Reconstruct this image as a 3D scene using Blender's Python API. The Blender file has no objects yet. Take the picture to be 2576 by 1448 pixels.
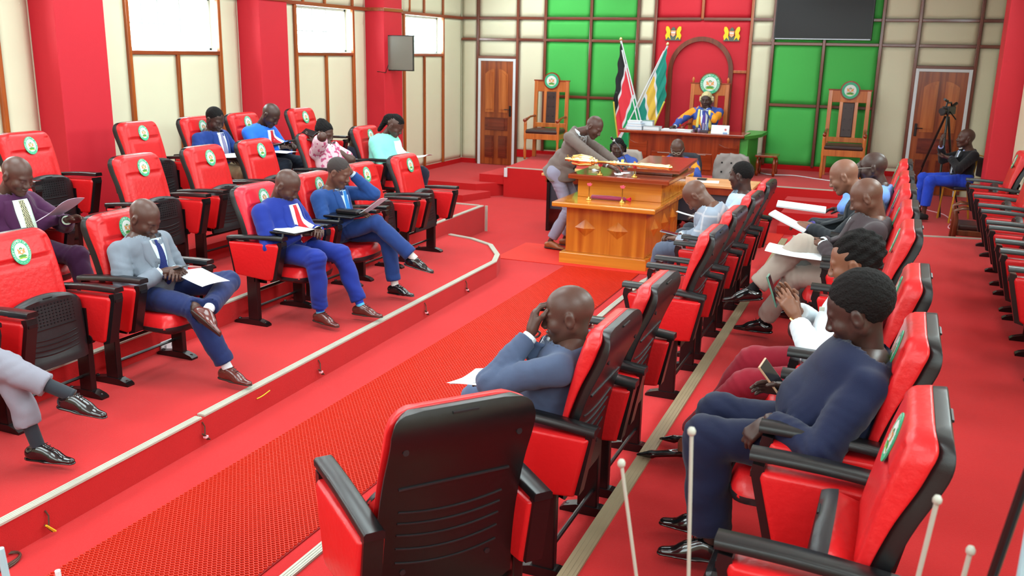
import bpy, bmesh, math, random
import numpy as np
from mathutils import Vector, Matrix, Euler
from mathutils.bvhtree import BVHTree

random.seed(7)
PI = math.pi
SC = bpy.context.scene
COL = SC.collection

# ------------------------------------------------------------------ camera, world, light, exposure
H = 2.34
cd = bpy.data.cameras.new('camera')
cd.sensor_width = 36.0
cd.lens = 2304.9 / 2576 * 36
cd.clip_start = 0.05
cd.dof.use_dof = True
cd.dof.focus_distance = 5.2
cd.dof.aperture_fstop = 5.6
cam = bpy.data.objects.new('camera', cd)
COL.objects.link(cam)
yaw, pitch, roll = math.radians(-22.532), math.radians(14.462), math.radians(1.152)
fw = Vector((math.sin(yaw) * math.cos(pitch), math.cos(yaw) * math.cos(pitch), -math.sin(pitch)))
rt = Vector((math.cos(yaw), -math.sin(yaw), 0))
up = rt.cross(fw)
r2 = rt * math.cos(roll) + up * math.sin(roll)
u2 = -rt * math.sin(roll) + up * math.cos(roll)
cam.matrix_world = Matrix.Translation((0, 0, H)) @ Matrix((r2, u2, -fw)).transposed().to_4x4()
SC.camera = cam

SC.view_settings.view_transform = 'Standard'
SC.view_settings.look = 'None'
SC.view_settings.gamma = 1.0
SC.view_settings.use_curve_mapping = False
SC.view_settings.exposure = 0.0

wd = bpy.data.worlds.new('sky')
SC.world = wd
wd.use_nodes = True
bg = wd.node_tree.nodes['Background']
bg.inputs[0].default_value = (0.86, 0.93, 1.0, 1)
bg.inputs[1].default_value = 2.6


def area(name, loc, rot, sx, sy, power, color=(1, 1, 1)):
    l = bpy.data.lights.new(name, 'AREA')
    l.shape = 'RECTANGLE'
    l.size, l.size_y = sx, sy
    l.energy = power
    l.color = color
    o = bpy.data.objects.new(name, l)
    COL.objects.link(o)
    o.location = loc
    o.rotation_euler = rot
    return o


SC.cycles.diffuse_bounces = 2
COOL = (0.80, 0.985, 1.0)
for j, yy in enumerate((0.5, 4.2, 7.9, 11.6, 14.9)):          # unseen fill lamps added overhead along the aisle and the left tiers
    for i, xx in enumerate((-6.0, -3.2)):
        area('overhead_fill', (xx, yy, 3.93), (0, 0, 0), 1.8, 1.8, (88, 88, 84, 60, 50)[j], COOL)
for yy in (8.66, 11.7, 14.75, 5.6, 2.7):                      # daylight outside the left windows
    area('window_light', (-8.3, yy, 2.75), (0, -PI / 2, 0), 1.3, 1.6, 125, COOL)
for yy in (1.2, 4.4, 7.6, 10.8):                              # daylight of the right-hand windows
    area('window_light', (1.22, yy, 3.2), (0, math.radians(75), 0), 1.1, 1.6, 105, COOL)
area('rear_light', (-2.5, -2.6, 3.1), (math.radians(70), 0, 0), 6.0, 1.4, 155, COOL)


# ------------------------------------------------------------------ materials
def srgb(r, g, b):
    f = lambda c: (c / 255) / 12.92 if c / 255 <= 0.04045 else ((c / 255 + 0.055) / 1.055) ** 2.4
    return (f(r), f(g), f(b), 1)


MATS = {}


def mat(name, rgb, rough=0.6, metal=0.0, var=0.0, scale=20.0, bump=0.0, bscale=80.0, spec=0.5, coat=0.0, sheen=0.0):
    if name in MATS:
        return MATS[name]
    m = bpy.data.materials.new(name)
    m.use_nodes = True
    nt = m.node_tree
    b = nt.nodes['Principled BSDF']
    c = srgb(*rgb)
    b.inputs['Base Color'].default_value = c
    b.inputs['Roughness'].default_value = rough
    b.inputs['Metallic'].default_value = metal
    b.inputs['Specular IOR Level'].default_value = spec
    if coat:
        b.inputs['Coat Weight'].default_value = coat
        b.inputs['Coat Roughness'].default_value = 0.08
    if sheen:
        b.inputs['Sheen Weight'].default_value = sheen
    tc = nt.nodes.new('ShaderNodeTexCoord')
    n = nt.nodes.new('ShaderNodeTexNoise')
    n.inputs['Scale'].default_value = scale
    n.inputs['Detail'].default_value = 3
    nt.links.new(tc.outputs['Object'], n.inputs['Vector'])
    mix = nt.nodes.new('ShaderNodeMix')
    mix.data_type = 'RGBA'
    mix.inputs[6].default_value = tuple(x * (1 - var) for x in c[:3]) + (1,)
    mix.inputs[7].default_value = tuple(min(1, x * (1 + var)) for x in c[:3]) + (1,)
    nt.links.new(n.outputs['Fac'], mix.inputs[0])
    nt.links.new(mix.outputs[2], b.inputs['Base Color'])
    if bump:
        n2 = nt.nodes.new('ShaderNodeTexNoise')
        n2.inputs['Scale'].default_value = bscale
        n2.inputs['Detail'].default_value = 4
        nt.links.new(tc.outputs['Object'], n2.inputs['Vector'])
        bp = nt.nodes.new('ShaderNodeBump')
        bp.inputs['Strength'].default_value = bump
        bp.inputs['Distance'].default_value = 0.01
        nt.links.new(n2.outputs['Fac'], bp.inputs['Height'])
        nt.links.new(bp.outputs['Normal'], b.inputs['Normal'])
    MATS[name] = m
    return m


def wood(name, c1, c2, rough=0.3, coat=0.3, grain='Z', sc=6.0):
    if name in MATS:
        return MATS[name]
    m = bpy.data.materials.new(name)
    m.use_nodes = True
    nt = m.node_tree
    b = nt.nodes['Principled BSDF']
    tc = nt.nodes.new('ShaderNodeTexCoord')
    mp = nt.nodes.new('ShaderNodeMapping')
    s = {'Z': (sc * 3, sc * 3, sc * .15), 'X': (sc * .15, sc * 3, sc * 3), 'Y': (sc * 3, sc * .15, sc * 3)}[grain]
    mp.inputs['Scale'].default_value = s
    nt.links.new(tc.outputs['Object'], mp.inputs['Vector'])
    n = nt.nodes.new('ShaderNodeTexNoise')
    n.inputs['Scale'].default_value = 1.0
    n.inputs['Detail'].default_value = 6
    n.inputs['Distortion'].default_value = 0.6
    nt.links.new(mp.outputs[0], n.inputs['Vector'])
    cr = nt.nodes.new('ShaderNodeValToRGB')
    cr.color_ramp.elements[0].position = 0.3
    cr.color_ramp.elements[1].position = 0.7
    cr.color_ramp.elements[0].color = srgb(*c1)
    cr.color_ramp.elements[1].color = srgb(*c2)
    nt.links.new(n.outputs['Fac'], cr.inputs[0])
    nt.links.new(cr.outputs[0], b.inputs['Base Color'])
    b.inputs['Roughness'].default_value = rough
    b.inputs['Coat Weight'].default_value = coat
    b.inputs['Coat Roughness'].default_value = 0.1
    MATS[name] = m
    return m


CARPET = mat('red_carpet', (200, 34, 36), 0.95, var=0.08, scale=3.0, bump=0.35, bscale=260, spec=0.1, sheen=.12)
CARPETD = mat('red_riser_carpet', (196, 28, 32), 0.95, var=0.10, scale=9.0, bump=0.4, bscale=200, spec=0.1)
MATBASE = mat('mat_base', (150, 10, 4), 0.8)
MATTOP = mat('mat_vinyl', (232, 44, 14), 0.5, var=.05)
MATFLAT = mat('orange_red_mat', (226, 36, 18), 0.7, var=.06, scale=4, bump=.4, bscale=300)
CREAM = mat('cream_vinyl', (228, 222, 192), 0.55, var=0.04, scale=1.2, bump=0.05, bscale=30, spec=0.3)
REDPAD = mat('red_wall_vinyl', (206, 38, 52), 0.6, var=0.05, scale=1.5, bump=0.08, bscale=60, spec=0.3)
GREENPAD = mat('green_wall_vinyl', (74, 184, 82), 0.6, var=0.05, scale=1.5, bump=0.06, bscale=60, spec=0.3)
TRIM = wood('dark_trim_wood', (92, 40, 26), (132, 62, 38), 0.3, 0.4, 'Z')
TRIMH = wood('dark_trim_wood_across', (92, 40, 26), (132, 62, 38), 0.3, 0.4, 'X')
TRIMO = wood('orange_trim_wood', (140, 60, 18), (190, 96, 34), 0.3, 0.4, 'Z')
TRIMOY = wood('orange_trim_wood_long', (120, 46, 20), (170, 78, 34), 0.3, 0.4, 'Y')
LEATHER = mat('red_leatherette', (212, 28, 32), 0.34, var=0.05, scale=6, bump=0.22, bscale=38, spec=0.45)
PINKLEATHER = mat('faded_red_leatherette', (236, 44, 62), 0.34, var=0.05, scale=6, bump=0.2, bscale=38, spec=0.45)
BLACK = mat('black_plastic', (17, 17, 19), 0.3, var=0.2, scale=30, bump=0.06, bscale=400, spec=0.5)
BLACKM = mat('black_scuffed_plastic', (30, 30, 33), 0.42, var=0.45, scale=7, bump=0.05, bscale=200)
METALB = mat('black_steel', (22, 16, 18), 0.3, var=0.1, spec=0.5)
NOSING = mat('grey_nosing', (190, 186, 172), 0.45, var=.12, scale=8)
NOSINGB = mat('tan_nosing', (150, 132, 104), 0.45, var=.12, scale=8)
WHITE = mat('white_paint', (226, 230, 234), 0.5)
PAPER = mat('white_paper', (238, 240, 244), 0.7, var=.02)
INK = mat('black_ink', (40, 40, 60), 0.6)
GOLD = mat('polished_gold', (255, 222, 150), 0.22, metal=1.0)
BRASS = mat('brass', (220, 180, 90), 0.25, metal=1.0)
DKLEATHER = mat('brown_leather', (58, 38, 36), 0.4, var=.15, bump=.1, bscale=60)
WOODO = wood('varnished_orange_wood', (176, 84, 18), (222, 132, 40), 0.25, 0.5, 'Z', 4)
WOODX = wood('varnished_orange_wood_across', (190, 98, 20), (228, 146, 48), 0.2, 0.6, 'X', 4)
WOODR = wood('red_brown_wood', (112, 34, 14), (168, 66, 26), 0.25, 0.5, 'Z', 4)
WOODRX = wood('red_brown_wood_across', (118, 38, 16), (164, 66, 26), 0.2, 0.6, 'X', 4)
DOORW = wood('door_wood', (120, 48, 22), (176, 88, 40), 0.25, 0.5, 'Z', 5)
DOORP = wood('door_panel_wood', (160, 72, 26), (206, 118, 56), 0.25, 0.5, 'Z', 5)
DOORD = wood('door_rail_wood', (96, 36, 24), (132, 54, 34), 0.25, 0.5, 'X', 5)
CHAIRW = wood('orange_chair_wood', (176, 88, 34), (214, 122, 56), 0.3, 0.4, 'Z', 6)


# ------------------------------------------------------------------ basic builders
def link(name, me, m=None, parent=None, loc=None, rot=None, smooth=False):
    o = bpy.data.objects.new(name, me)
    COL.objects.link(o)
    if m is not None:
        for x in (m if isinstance(m, (list, tuple)) else [m]):
            me.materials.append(x)
    if parent:
        o.parent = parent
    if loc is not None:
        o.location = loc
    if rot is not None:
        o.rotation_euler = rot
    if smooth and len(me.polygons):
        me.polygons.foreach_set('use_smooth', [True] * len(me.polygons))
    return o


def tag(o, label=None, cat=None, group=None, kind=None):
    if label:
        o['label'] = label
    if cat:
        o['category'] = cat
    if group:
        o['group'] = group
    if kind:
        o['kind'] = kind
    return o


def empty(name, loc=(0, 0, 0), rz=0.0, label=None, cat=None, group=None):
    o = bpy.data.objects.new(name, None)
    o.empty_display_size = 0.1
    COL.objects.link(o)
    o.location = loc
    o.rotation_euler = (0, 0, rz)
    return tag(o, label, cat, group)


class MB:
    """collects shapes into one mesh"""
    def __init__(s):
        s.v = []
        s.f = []
        s.mi = []
        s.cur = 0

    def add(s, vs, fs):
        b = len(s.v)
        s.v += [tuple(v) for v in vs]
        s.f += [tuple(i + b for i in f) for f in fs]
        s.mi += [s.cur] * len(fs)
        return s

    def box(s, x0, x1, y0, y1, z0, z1, b=0.0):
        if x0 > x1: x0, x1 = x1, x0
        if y0 > y1: y0, y1 = y1, y0
        if z0 > z1: z0, z1 = z1, z0
        if b <= 0:
            vs = [(x, y, z) for z in (z0, z1) for y in (y0, y1) for x in (x0, x1)]
            return s.add(vs, [(0, 2, 3, 1), (4, 5, 7, 6), (0, 1, 5, 4), (2, 6, 7, 3), (0, 4, 6, 2), (1, 3, 7, 5)])
        b = min(b, (x1 - x0) * .45, (y1 - y0) * .45, (z1 - z0) * .45)
        bm = bmesh.new()
        bmesh.ops.create_cube(bm, size=1)
        for v in bm.verts:
            v.co = ((x0 + x1) / 2 + v.co.x * (x1 - x0), (y0 + y1) / 2 + v.co.y * (y1 - y0), (z0 + z1) / 2 + v.co.z * (z1 - z0))
        bmesh.ops.bevel(bm, geom=bm.edges[:], offset=b, segments=2, profile=0.5, affect='EDGES')
        bm.verts.index_update()
        s.add([v.co[:] for v in bm.verts], [[v.index for v in f.verts] for f in bm.faces])
        bm.free()
        return s

    def tube(s, pts, r, n=8, cap=True):
        pts = [Vector(p) for p in pts]
        rs = r if isinstance(r, (list, tuple)) else [r] * len(pts)
        vs, fs = [], []
        ref = None
        for i, p in enumerate(pts):
            d = (pts[min(i + 1, len(pts) - 1)] - pts[max(i - 1, 0)])
            if d.length < 1e-9: d = Vector((0, 0, 1))
            d.normalize()
            if ref is None:
                ref = Vector((0, 0, 1)) if abs(d.z) < .9 else Vector((1, 0, 0))
            a = d.cross(ref).normalized()
            bb = d.cross(a).normalized()
            ref = -bb if False else ref
            for k in range(n):
                t = 2 * PI * k / n
                vs.append(p + (a * math.cos(t) + bb * math.sin(t)) * rs[i])
        for i in range(len(pts) - 1):
            for k in range(n):
                fs.append((i * n + k, i * n + (k + 1) % n, (i + 1) * n + (k + 1) % n, (i + 1) * n + k))
        if cap:
            fs.append(tuple(range(n))[::-1])
            fs.append(tuple((len(pts) - 1) * n + k for k in range(n)))
        return s.add(vs, fs)

    def lathe(s, prof, c=(0, 0, 0), n=16, axis='Z'):
        vs, fs = [], []
        for (r, z) in prof:
            for k in range(n):
                t = 2 * PI * k / n
                p = (r * math.cos(t), r * math.sin(t), z)
                if axis == 'X': p = (z, p[0], p[1])
                if axis == 'Y': p = (p[0], z, p[1])
                vs.append((p[0] + c[0], p[1] + c[1], p[2] + c[2]))
        for i in range(len(prof) - 1):
            for k in range(n):
                fs.append((i * n + k, i * n + (k + 1) % n, (i + 1) * n + (k + 1) % n, (i + 1) * n + k))
        fs.append(tuple(range(n))[::-1])
        fs.append(tuple((len(prof) - 1) * n + k for k in range(n)))
        return s.add(vs, fs)

    def prism(s, poly, a0, a1, axis='Z'):
        """extrude polygon (2D) between a0..a1 along axis"""
        n = len(poly)
        mk = {'Z': lambda p, a: (p[0], p[1], a), 'Y': lambda p, a: (p[0], a, p[1]), 'X': lambda p, a: (a, p[0], p[1])}[axis]
        vs = [mk(p, a0) for p in poly] + [mk(p, a1) for p in poly]
        fs = [tuple(range(n))[::-1], tuple(range(n, 2 * n))]
        fs += [(k, (k + 1) % n, n + (k + 1) % n, n + k) for k in range(n)]
        return s.add(vs, fs)

    def xf(s, M, start=0):
        s.v = s.v[:start] + [tuple(M @ Vector(v)) for v in s.v[start:]]
        return s

    def mesh(s, name='m', fix=True):
        me = bpy.data.meshes.new(name)
        me.from_pydata(s.v, [], s.f)
        if any(s.mi):
            me.polygons.foreach_set('material_index', s.mi)
        if fix:
            bm = bmesh.new()
            bm.from_mesh(me)
            bmesh.ops.recalc_face_normals(bm, faces=bm.faces[:])
            bm.to_mesh(me)
            bm.free()
        me.update()
        return me

    def build(s, name, m, parent=None, loc=None, rot=None, smooth=False):
        return link(name, s.mesh(name), m, parent, loc, rot, smooth)


def auto_smooth(me, ang=40):
    bm = bmesh.new()
    bm.from_mesh(me)
    for f in bm.faces: f.smooth = True
    a = math.radians(ang)
    for e in bm.edges:
        if len(e.link_faces) == 2 and e.calc_face_angle(0) > a: e.smooth = False
    bm.to_mesh(me)
    bm.free()


def grid_faces(nu, nv, flip=False):
    fs = []
    for i in range(nu - 1):
        for j in range(nv - 1):
            q = (i * nv + j, (i + 1) * nv + j, (i + 1) * nv + j + 1, i * nv + j + 1)
            fs.append(q[::-1] if flip else q)
    return fs


def copy_tree(o, parent=None):
    c = o.copy()
    COL.objects.link(c)
    if parent is not None:
        c.parent = parent
    for ch in list(o.children):
        copy_tree(ch, c)
    return c


def text_mesh(txt, size, depth=0.0):
    cu = bpy.data.curves.new('t', 'FONT')
    cu.body = txt
    cu.size = size
    cu.align_x = 'CENTER'
    cu.align_y = 'CENTER'
    cu.extrude = depth
    cu.resolution_u = 2
    o = bpy.data.objects.new('t', cu)
    COL.objects.link(o)
    dg = bpy.context.evaluated_depsgraph_get()
    dg.update()
    me = bpy.data.meshes.new_from_object(o.evaluated_get(dg))
    vs = [tuple(v.co) for v in me.vertices]
    fs = [tuple(p.vertices) for p in me.polygons]
    bpy.data.objects.remove(o)
    bpy.data.curves.remove(cu)
    bpy.data.meshes.remove(me)
    return vs, fs


# ------------------------------------------------------------------ the room
XL, YB, XR, ZC, YF = -7.9, 16.28, 1.31, 4.0, -3.5


def struct(o):
    o['kind'] = 'structure'
    return o


# floor slab of the aisle
b = MB().box(XL - .3, 4.0, YF, YB + .2, -.12, 0)
floor = struct(b.build('floor', CARPET))


def plat(name, poly, z0, z1, m=CARPET, kind=True):
    o = MB().prism(poly, z0, z1).build(name, m)
    if kind: struct(o)
    return o


def p1x(y): return -3.555 - 0.028 * y


def p2x(y): return -4.62 - 0.034 * y


YN = -3.4
nose = [(p1x(8.1), 8.1), (-3.80, 8.72), (-3.90, 9.05), (-4.20, 9.50), (-4.55, 9.73), (-4.9, 9.83)]
p1 = plat('trim_1', [(XL, YN), (p1x(YN), YN)] + nose + [(XL, 9.83)], 0.0, .17)
p1.name = 'floor_tier_low_left'
plat('floor_tier_middle_left', [(XL, YN), (p2x(YN), YN), (p2x(11.03), 11.03), (XL, 11.03)], 0, .34)
plat('floor_tier_top_left', [(XL, YN), (-5.86, YN), (-5.96, 10.6), (XL, 10.6)], 0.001, .51)
R1X, R2X = -2.29, -1.0


def r2x(y): return -1.045 - 0.006 * (y - 3)


rn = [(-2.2, 7.6), (-2.19, 8.6), (-2.1, 9.2), (-1.8, 9.6), (-1.33, 9.67), (-1.0, 9.8)]
plat('floor_tier_low_right', [(-2.2, YN)] + rn + [(2.0, 9.9), (2.0, YN)], 0, .17)
plat('floor_tier_top_right', [(r2x(YN), YN), (r2x(8), 8), (-1.10, 10.6), (-1.02, 10.84), (-.9, 10.88), (.29, 11.6), (1.1, 11.77), (XR + .05, 11.8), (XR + .05, YN)], 0.001, .34)
plat('floor_by_right_door', [(-.3, 11.2), (-.3, YB), (XR + .05, YB), (XR + .05, 11.6)], 0, .22)
plat('floor_stage', [(-5.97, 13.93), (-.2, 13.93), (.08, 14.6), (.08, YB), (-6.3, YB), (-6.1, 15.2)], 0, .48)
plat('floor_by_left_door', [(XL, 13.62), (-6.34, 13.64), (-5.98, 14.1), (-5.98, YB), (XL, YB)], 0, .218)
st = empty('stage_steps', (0, 0, 0))
struct(st)
MB().prism([(-7.6, 13.05), (-6.30, 13.06), (-6.1, 13.7), (-7.6, 13.7)], 0, .11).build('step', CARPET, st)
MB().box(-6.42, -5.98, 13.95, 14.9, .2, .35).build('step', CARPET, st)
sr = empty('stage_steps_right', (0, 0, 0))
sr.name = 'stage_stairs'
struct(sr)
for k, (y0, z1) in enumerate(((12.75, .12), (13.15, .24), (13.55, .36))):
    MB().box(-1.4 - .01 * k, -.3, y0, 13.95, 0, z1).build('step', CARPET, sr)

# nosing strips
def strip(name, pts, w, m, z, kindname=None, t=.012):
    pts = [Vector((p[0], p[1])) for p in pts]
    L, R_ = [], []
    for i, p in enumerate(pts):
        d = (pts[min(i + 1, len(pts) - 1)] - pts[max(i - 1, 0)]).normalized()
        n = Vector((-d.y, d.x))
        L.append(p + n * w / 2)
        R_.append(p - n * w / 2)
    mb = MB()
    for i in range(len(pts) - 1):
        a, b_, c, d = L[i], R_[i], R_[i + 1], L[i + 1]
        vs = [(q.x, q.y, zz) for zz in (z, z + t) for q in (a, b_, c, d)]
        mb.add(vs, [(0, 1, 2, 3), (7, 6, 5, 4), (0, 4, 5, 1), (1, 5, 6, 2), (2, 6, 7, 3), (3, 7, 4, 0)])
        for g in (-.28, 0, .28):                     # grip ribs
            pa, pb = (a * (.5 + g) + b_ * (.5 - g)), (d * (.5 + g) + c * (.5 - g))
            n = (pb - pa).normalized()
            n = Vector((-n.y, n.x)) * .0035
            vs = [(q.x, q.y, zz) for zz in (z + t, z + t + .002) for q in (pa + n, pa - n, pb - n, pb + n)]
            mb.add(vs, [(7, 6, 5, 4), (0, 4, 5, 1), (1, 5, 6, 2), (2, 6, 7, 3), (3, 7, 4, 0)])
    o = mb.build(name, m)
    return struct(o)


strip('trim_1', [(p1x(-3) - .022, -3), (p1x(4.02) - .022, 4.02)], .05, NOSING, .17)
strip('trim_2', [(p1x(4.0) - .03, 4.05), (p1x(6.2) - .03, 6.2), (p1x(8.1) - .025, 8.1), (-3.82, 8.70), (-3.925, 9.02), (-4.21, 9.47), (-4.56, 9.70), (-4.9, 9.80)], .055, NOSING, .172)
strip('trim_3', [(p2x(-3) - .025, -3), (p2x(11.0) - .025, 11.0)], .05, NOSING, .34)
strip('trim_4', [(-5.55, 11.0), (-5.06, 11.0)], .035, NOSING, .34)
strip('trim_5', [(-2.175, -3), (-2.175, 7.6), (-2.165, 8.6), (-2.08, 9.18), (-1.79, 9.57), (-1.33, 9.64)], .05, NOSING, .17)
strip('trim_6', [(r2x(-3) + .035, -3), (r2x(8) + .035, 8), (-1.07, 10.6)], .07, NOSINGB, .34)
strip('trim_7', [(-1.0, 10.82), (-.9, 10.86), (.29, 11.57), (1.1, 11.74)], .035, NOSING, .34)
strip('trim_8', [(-5.93, 13.96), (-.8, 13.96)], .05, NOSING, .48)
MB().box(-4.99, -4.955, 11.03, 11.045, 0, .345).build('trim_9', NOSING)['kind'] = 'structure'

# vinyl mat: base sheet + wavy ribbons
mt = empty('aisle_mat', (0, 0, 0), 0, 'orange-red openwork vinyl mat running along the central aisle', 'mat')
MB().box(-3.33, -2.46, 1.2, 9.56, .001, .006).build('mat_sheet', MATBASE, mt)
rib = []
nseg = 66
xs = np.linspace(-3.325, -2.465, nseg)
vs, fs = [], []
ys = np.arange(1.9, 9.55, .0165)
for k, y in enumerate(ys):
    ph = (k % 2) * PI
    w = .0062 * np.sin(np.arange(nseg) * PI / 1.0 * .5 * 2 + 0) * (1 if k % 2 else -1)
    w = .0052 * np.where(np.arange(nseg) % 2 == 0, 1, -1) * (1 if k % 2 else -1)
    base = len(vs)
    for i in range(nseg):
        vs.append((xs[i], y + w[i] - .0024, .013))
        vs.append((xs[i], y + w[i] + .0024, .013))
        vs.append((xs[i], y + w[i] - .0024, .006))
    for i in range(nseg - 1):
        a = base + i * 3
        fs.append((a, a + 3, a + 4, a + 1))
        fs.append((a + 2, a + 5, a + 3, a))
me = bpy.data.meshes.new('ribbons')
me.from_pydata(vs, [], fs)
o = link('mat_ribbons', me, MATTOP, mt)
o['kind'] = 'stuff'
tag(MB().box(-4.2, -1.75, 9.58, 10.56, .001, .008).build('floor_mat', MATFLAT), 'orange-red mat laid across the aisle under the front of the wooden table', 'mat')
tag(MB().box(-4.4, -1.3, 11.95, 12.75, .001, .008).build('floor_mat', MATFLAT), 'orange-red mat lying between the long orange table and the stage', 'mat')


# ---- padded panels
def padded(name, w, h, buttons, m, parent, M, th=.022):
    nu, nv = max(5, int(w / .07)), max(5, int(h / .07))
    us = np.linspace(0, 1, nu)
    vv = np.linspace(0, 1, nv)
    U, V = np.meshgrid(us, vv, indexing='ij')
    X = U * w
    Z = V * h
    e = np.minimum(np.minimum(U, 1 - U) * w, np.minimum(V, 1 - V) * h)
    D = th * np.minimum(1, (e / .03 + .15)) ** .5
    for (bx, bz) in buttons:
        D = D - .014 * np.exp(-((X - bx) ** 2 + (Z - bz) ** 2) / (.035 ** 2))
    vs = [tuple(M @ Vector((X[i, j], -D[i, j], Z[i, j]))) for i in range(nu) for j in range(nv)]
    mb = MB().add(vs, grid_faces(nu, nv))
    n0 = len(mb.v)
    # closing rim
    ring = [(0, j) for j in range(nv)] + [(i, nv - 1) for i in range(1, nu)] + [(nu - 1, j) for j in range(nv - 2, -1, -1)] + [(i, 0) for i in range(nu - 2, 0, -1)]
    rv = [tuple(M @ Vector((X[i, j], 0.0, Z[i, j]))) for i, j in ring]
    mb.add(rv, [])
    k = len(ring)
    for a in range(k):
        i, j = ring[a]
        i2, j2 = ring[(a + 1) % k]
        mb.f.append((i * nv + j, i2 * nv + j2, n0 + (a + 1) % k, n0 + a))
        mb.mi.append(0)
    for (bx, bz) in buttons:                      # small covered buttons
        c = M @ Vector((bx, -th + .012, bz))
        d = (M.to_3x3() @ Vector((0, -1, 0))).normalized()
        s0 = len(mb.v)
        mb.lathe([(.012, 0), (.010, .003), (.004, .0045)], (0, 0, 0), 8)
        R = Vector((0, 0, 1)).rotation_difference(d).to_matrix().to_4x4()
        mb.xf(Matrix.Translation(c) @ R, s0)
    o = mb.build(name, m, parent, smooth=True)
    return o


def butt(w, h, rows=None, cols=2):
    if rows is None: rows = max(1, round(h / .55))
    out = []
    for r in range(rows):
        z = h * (r + .5) / rows
        cs = [0.28, 0.72] if r % 2 == 0 else [0.5]
        if w < .35: cs = [.5]
        for c in cs: out.append((w * c, z))
    return out


# back wall
wb = struct(MB().box(XL - .2, XR + .2, YB + .002, YB + .2, 0, ZC).build('wall_back', CREAM))


def back_panel(x0, x1, z0, z1, m, g=.022):
    M = Matrix.Translation((x0 + g, YB, z0 + g))
    padded('panel', x1 - x0 - 2 * g, z1 - z0 - 2 * g, butt(x1 - x0, z1 - z0), m, wb, M)


S = .969
zz = lambda z: H - (H - z) * S
xx = lambda x: x * S
Z1, Z2, Z3, Z4 = zz(2.955), zz(2.56), zz(1.53), zz(2.225)
vx = [xx(v) for v in (-8.15, -7.78, -6.94, -6.38, -5.48, -4.59, -4.27, -3.43, -2.57, -2.19, -1.35, -.46, .10, .99, 1.35)]
zb = .54


def cell_cols(x0, x1, m, zs):
    for a, c in zip(zs[:-1], zs[1:]): back_panel(x0, x1, a, c, m)


cell_cols(vx[0], vx[1], CREAM, [.3, Z2, Z1, ZC])
cell_cols(vx[1], vx[2], CREAM, [Z4, Z2, Z1, ZC])
cell_cols(vx[2], vx[3], CREAM, [zb - .06, Z2, Z1, ZC])
for a, c in ((3, 4), (4, 5)): cell_cols(vx[a], vx[c], GREENPAD, [zb, Z3, Z2, Z1, ZC])
cell_cols(vx[5], vx[6], CREAM, [zb, Z2, Z1, ZC])
cell_cols(vx[6], vx[7], REDPAD, [Z1, ZC])
cell_cols(vx[7], vx[8], REDPAD, [Z1, ZC])
back_panel(vx[6], vx[8], .5, Z1, REDPAD, .01)
cell_cols(vx[8], vx[9], CREAM, [zb, Z2, Z1, ZC])
for a, c in ((9, 10), (10, 11)): cell_cols(vx[a], vx[c], GREENPAD, [zb, Z3, Z2, Z1, ZC])
cell_cols(vx[11], vx[12], CREAM, [zb + .05, Z2, Z1, ZC])
cell_cols(vx[12], vx[13], CREAM, [Z4, Z2, Z1, ZC])
cell_cols(vx[13], vx[14], CREAM, [.3, Z2, Z1, ZC])


def bar(name, x0, x1, y0, y1, z0, z1, m, parent, b=.006):
    return MB().box(x0, x1, y0, y1, z0, z1, b).build(name, m, parent)


tb = empty('trim_10')
struct(tb)
tw = .024
for i, x in enumerate(vx[1:-1]):
    i += 1
    zlo = zb
    if i in (1, 2, 12, 13): zlo = .25
    if i == 7: zlo = Z1
    bar('batten', x - tw, x + tw, YB - .05, YB, zlo, ZC, TRIMO if i in (7, 8) else TRIM, tb)
for (a, c) in zip(range(0, 14), range(1, 15)):
    x0, x1 = vx[a] + tw, vx[c] - tw
    bar('batten', x0, x1, YB - .046, YB, Z1 - tw, Z1 + tw, TRIMH, tb)
    if a not in (6, 7): bar('batten', x0, x1, YB - .046, YB, Z2 - tw, Z2 + tw, TRIMH, tb)
    if a in (3, 4, 9, 10): bar('batten', x0, x1, YB - .046, YB, Z3 - tw, Z3 + tw, TRIMH, tb)
    if a in (1, 12): bar('batten', x0, x1, YB - .046, YB, Z4 - tw, Z4 + tw, TRIMH, tb)
# arch behind the speaker
acx, arx, azs = xx(-3.405), .56, zz(2.07)
mb = MB()
N = 28
out = []
for k in range(N + 1):
    t = PI * k / N
    out.append((acx + arx * math.cos(t), azs + arx * 1.02 * math.sin(t)))
inn = [(acx + (p[0] - acx) * (arx - .075) / arx, azs + (p[1] - azs) * (arx - .075) / arx) for p in out]
out = [(out[0][0], .5)] + out + [(out[-1][0], .5)]
inn = [(inn[0][0], .5)] + inn + [(inn[-1][0], .5)]
for k in range(len(out) - 1):
    mb.prism([out[k], out[k + 1], inn[k + 1], inn[k]], YB - .075, YB - .015, 'Y')
mb.build('arch_moulding', TRIM, tb)
bar('batten', acx + arx, vx[8] - tw, YB - .06, YB - .015, azs - tw, azs + tw, TRIMO, tb)
# red carpet skirting on the stage
struct(MB().box(-6.75, -4.1 - .25, YB - .03, YB, .4, zb).build('baseboard_back', CARPETD))
struct(MB().box(-2.49, .1, YB - .03, YB, .4, zb + .02).build('baseboard_back', CARPETD))
struct(MB().box(XL, -7.55, YB - .02, YB, .2, .31).build('baseboard_back', CARPETD))


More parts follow.
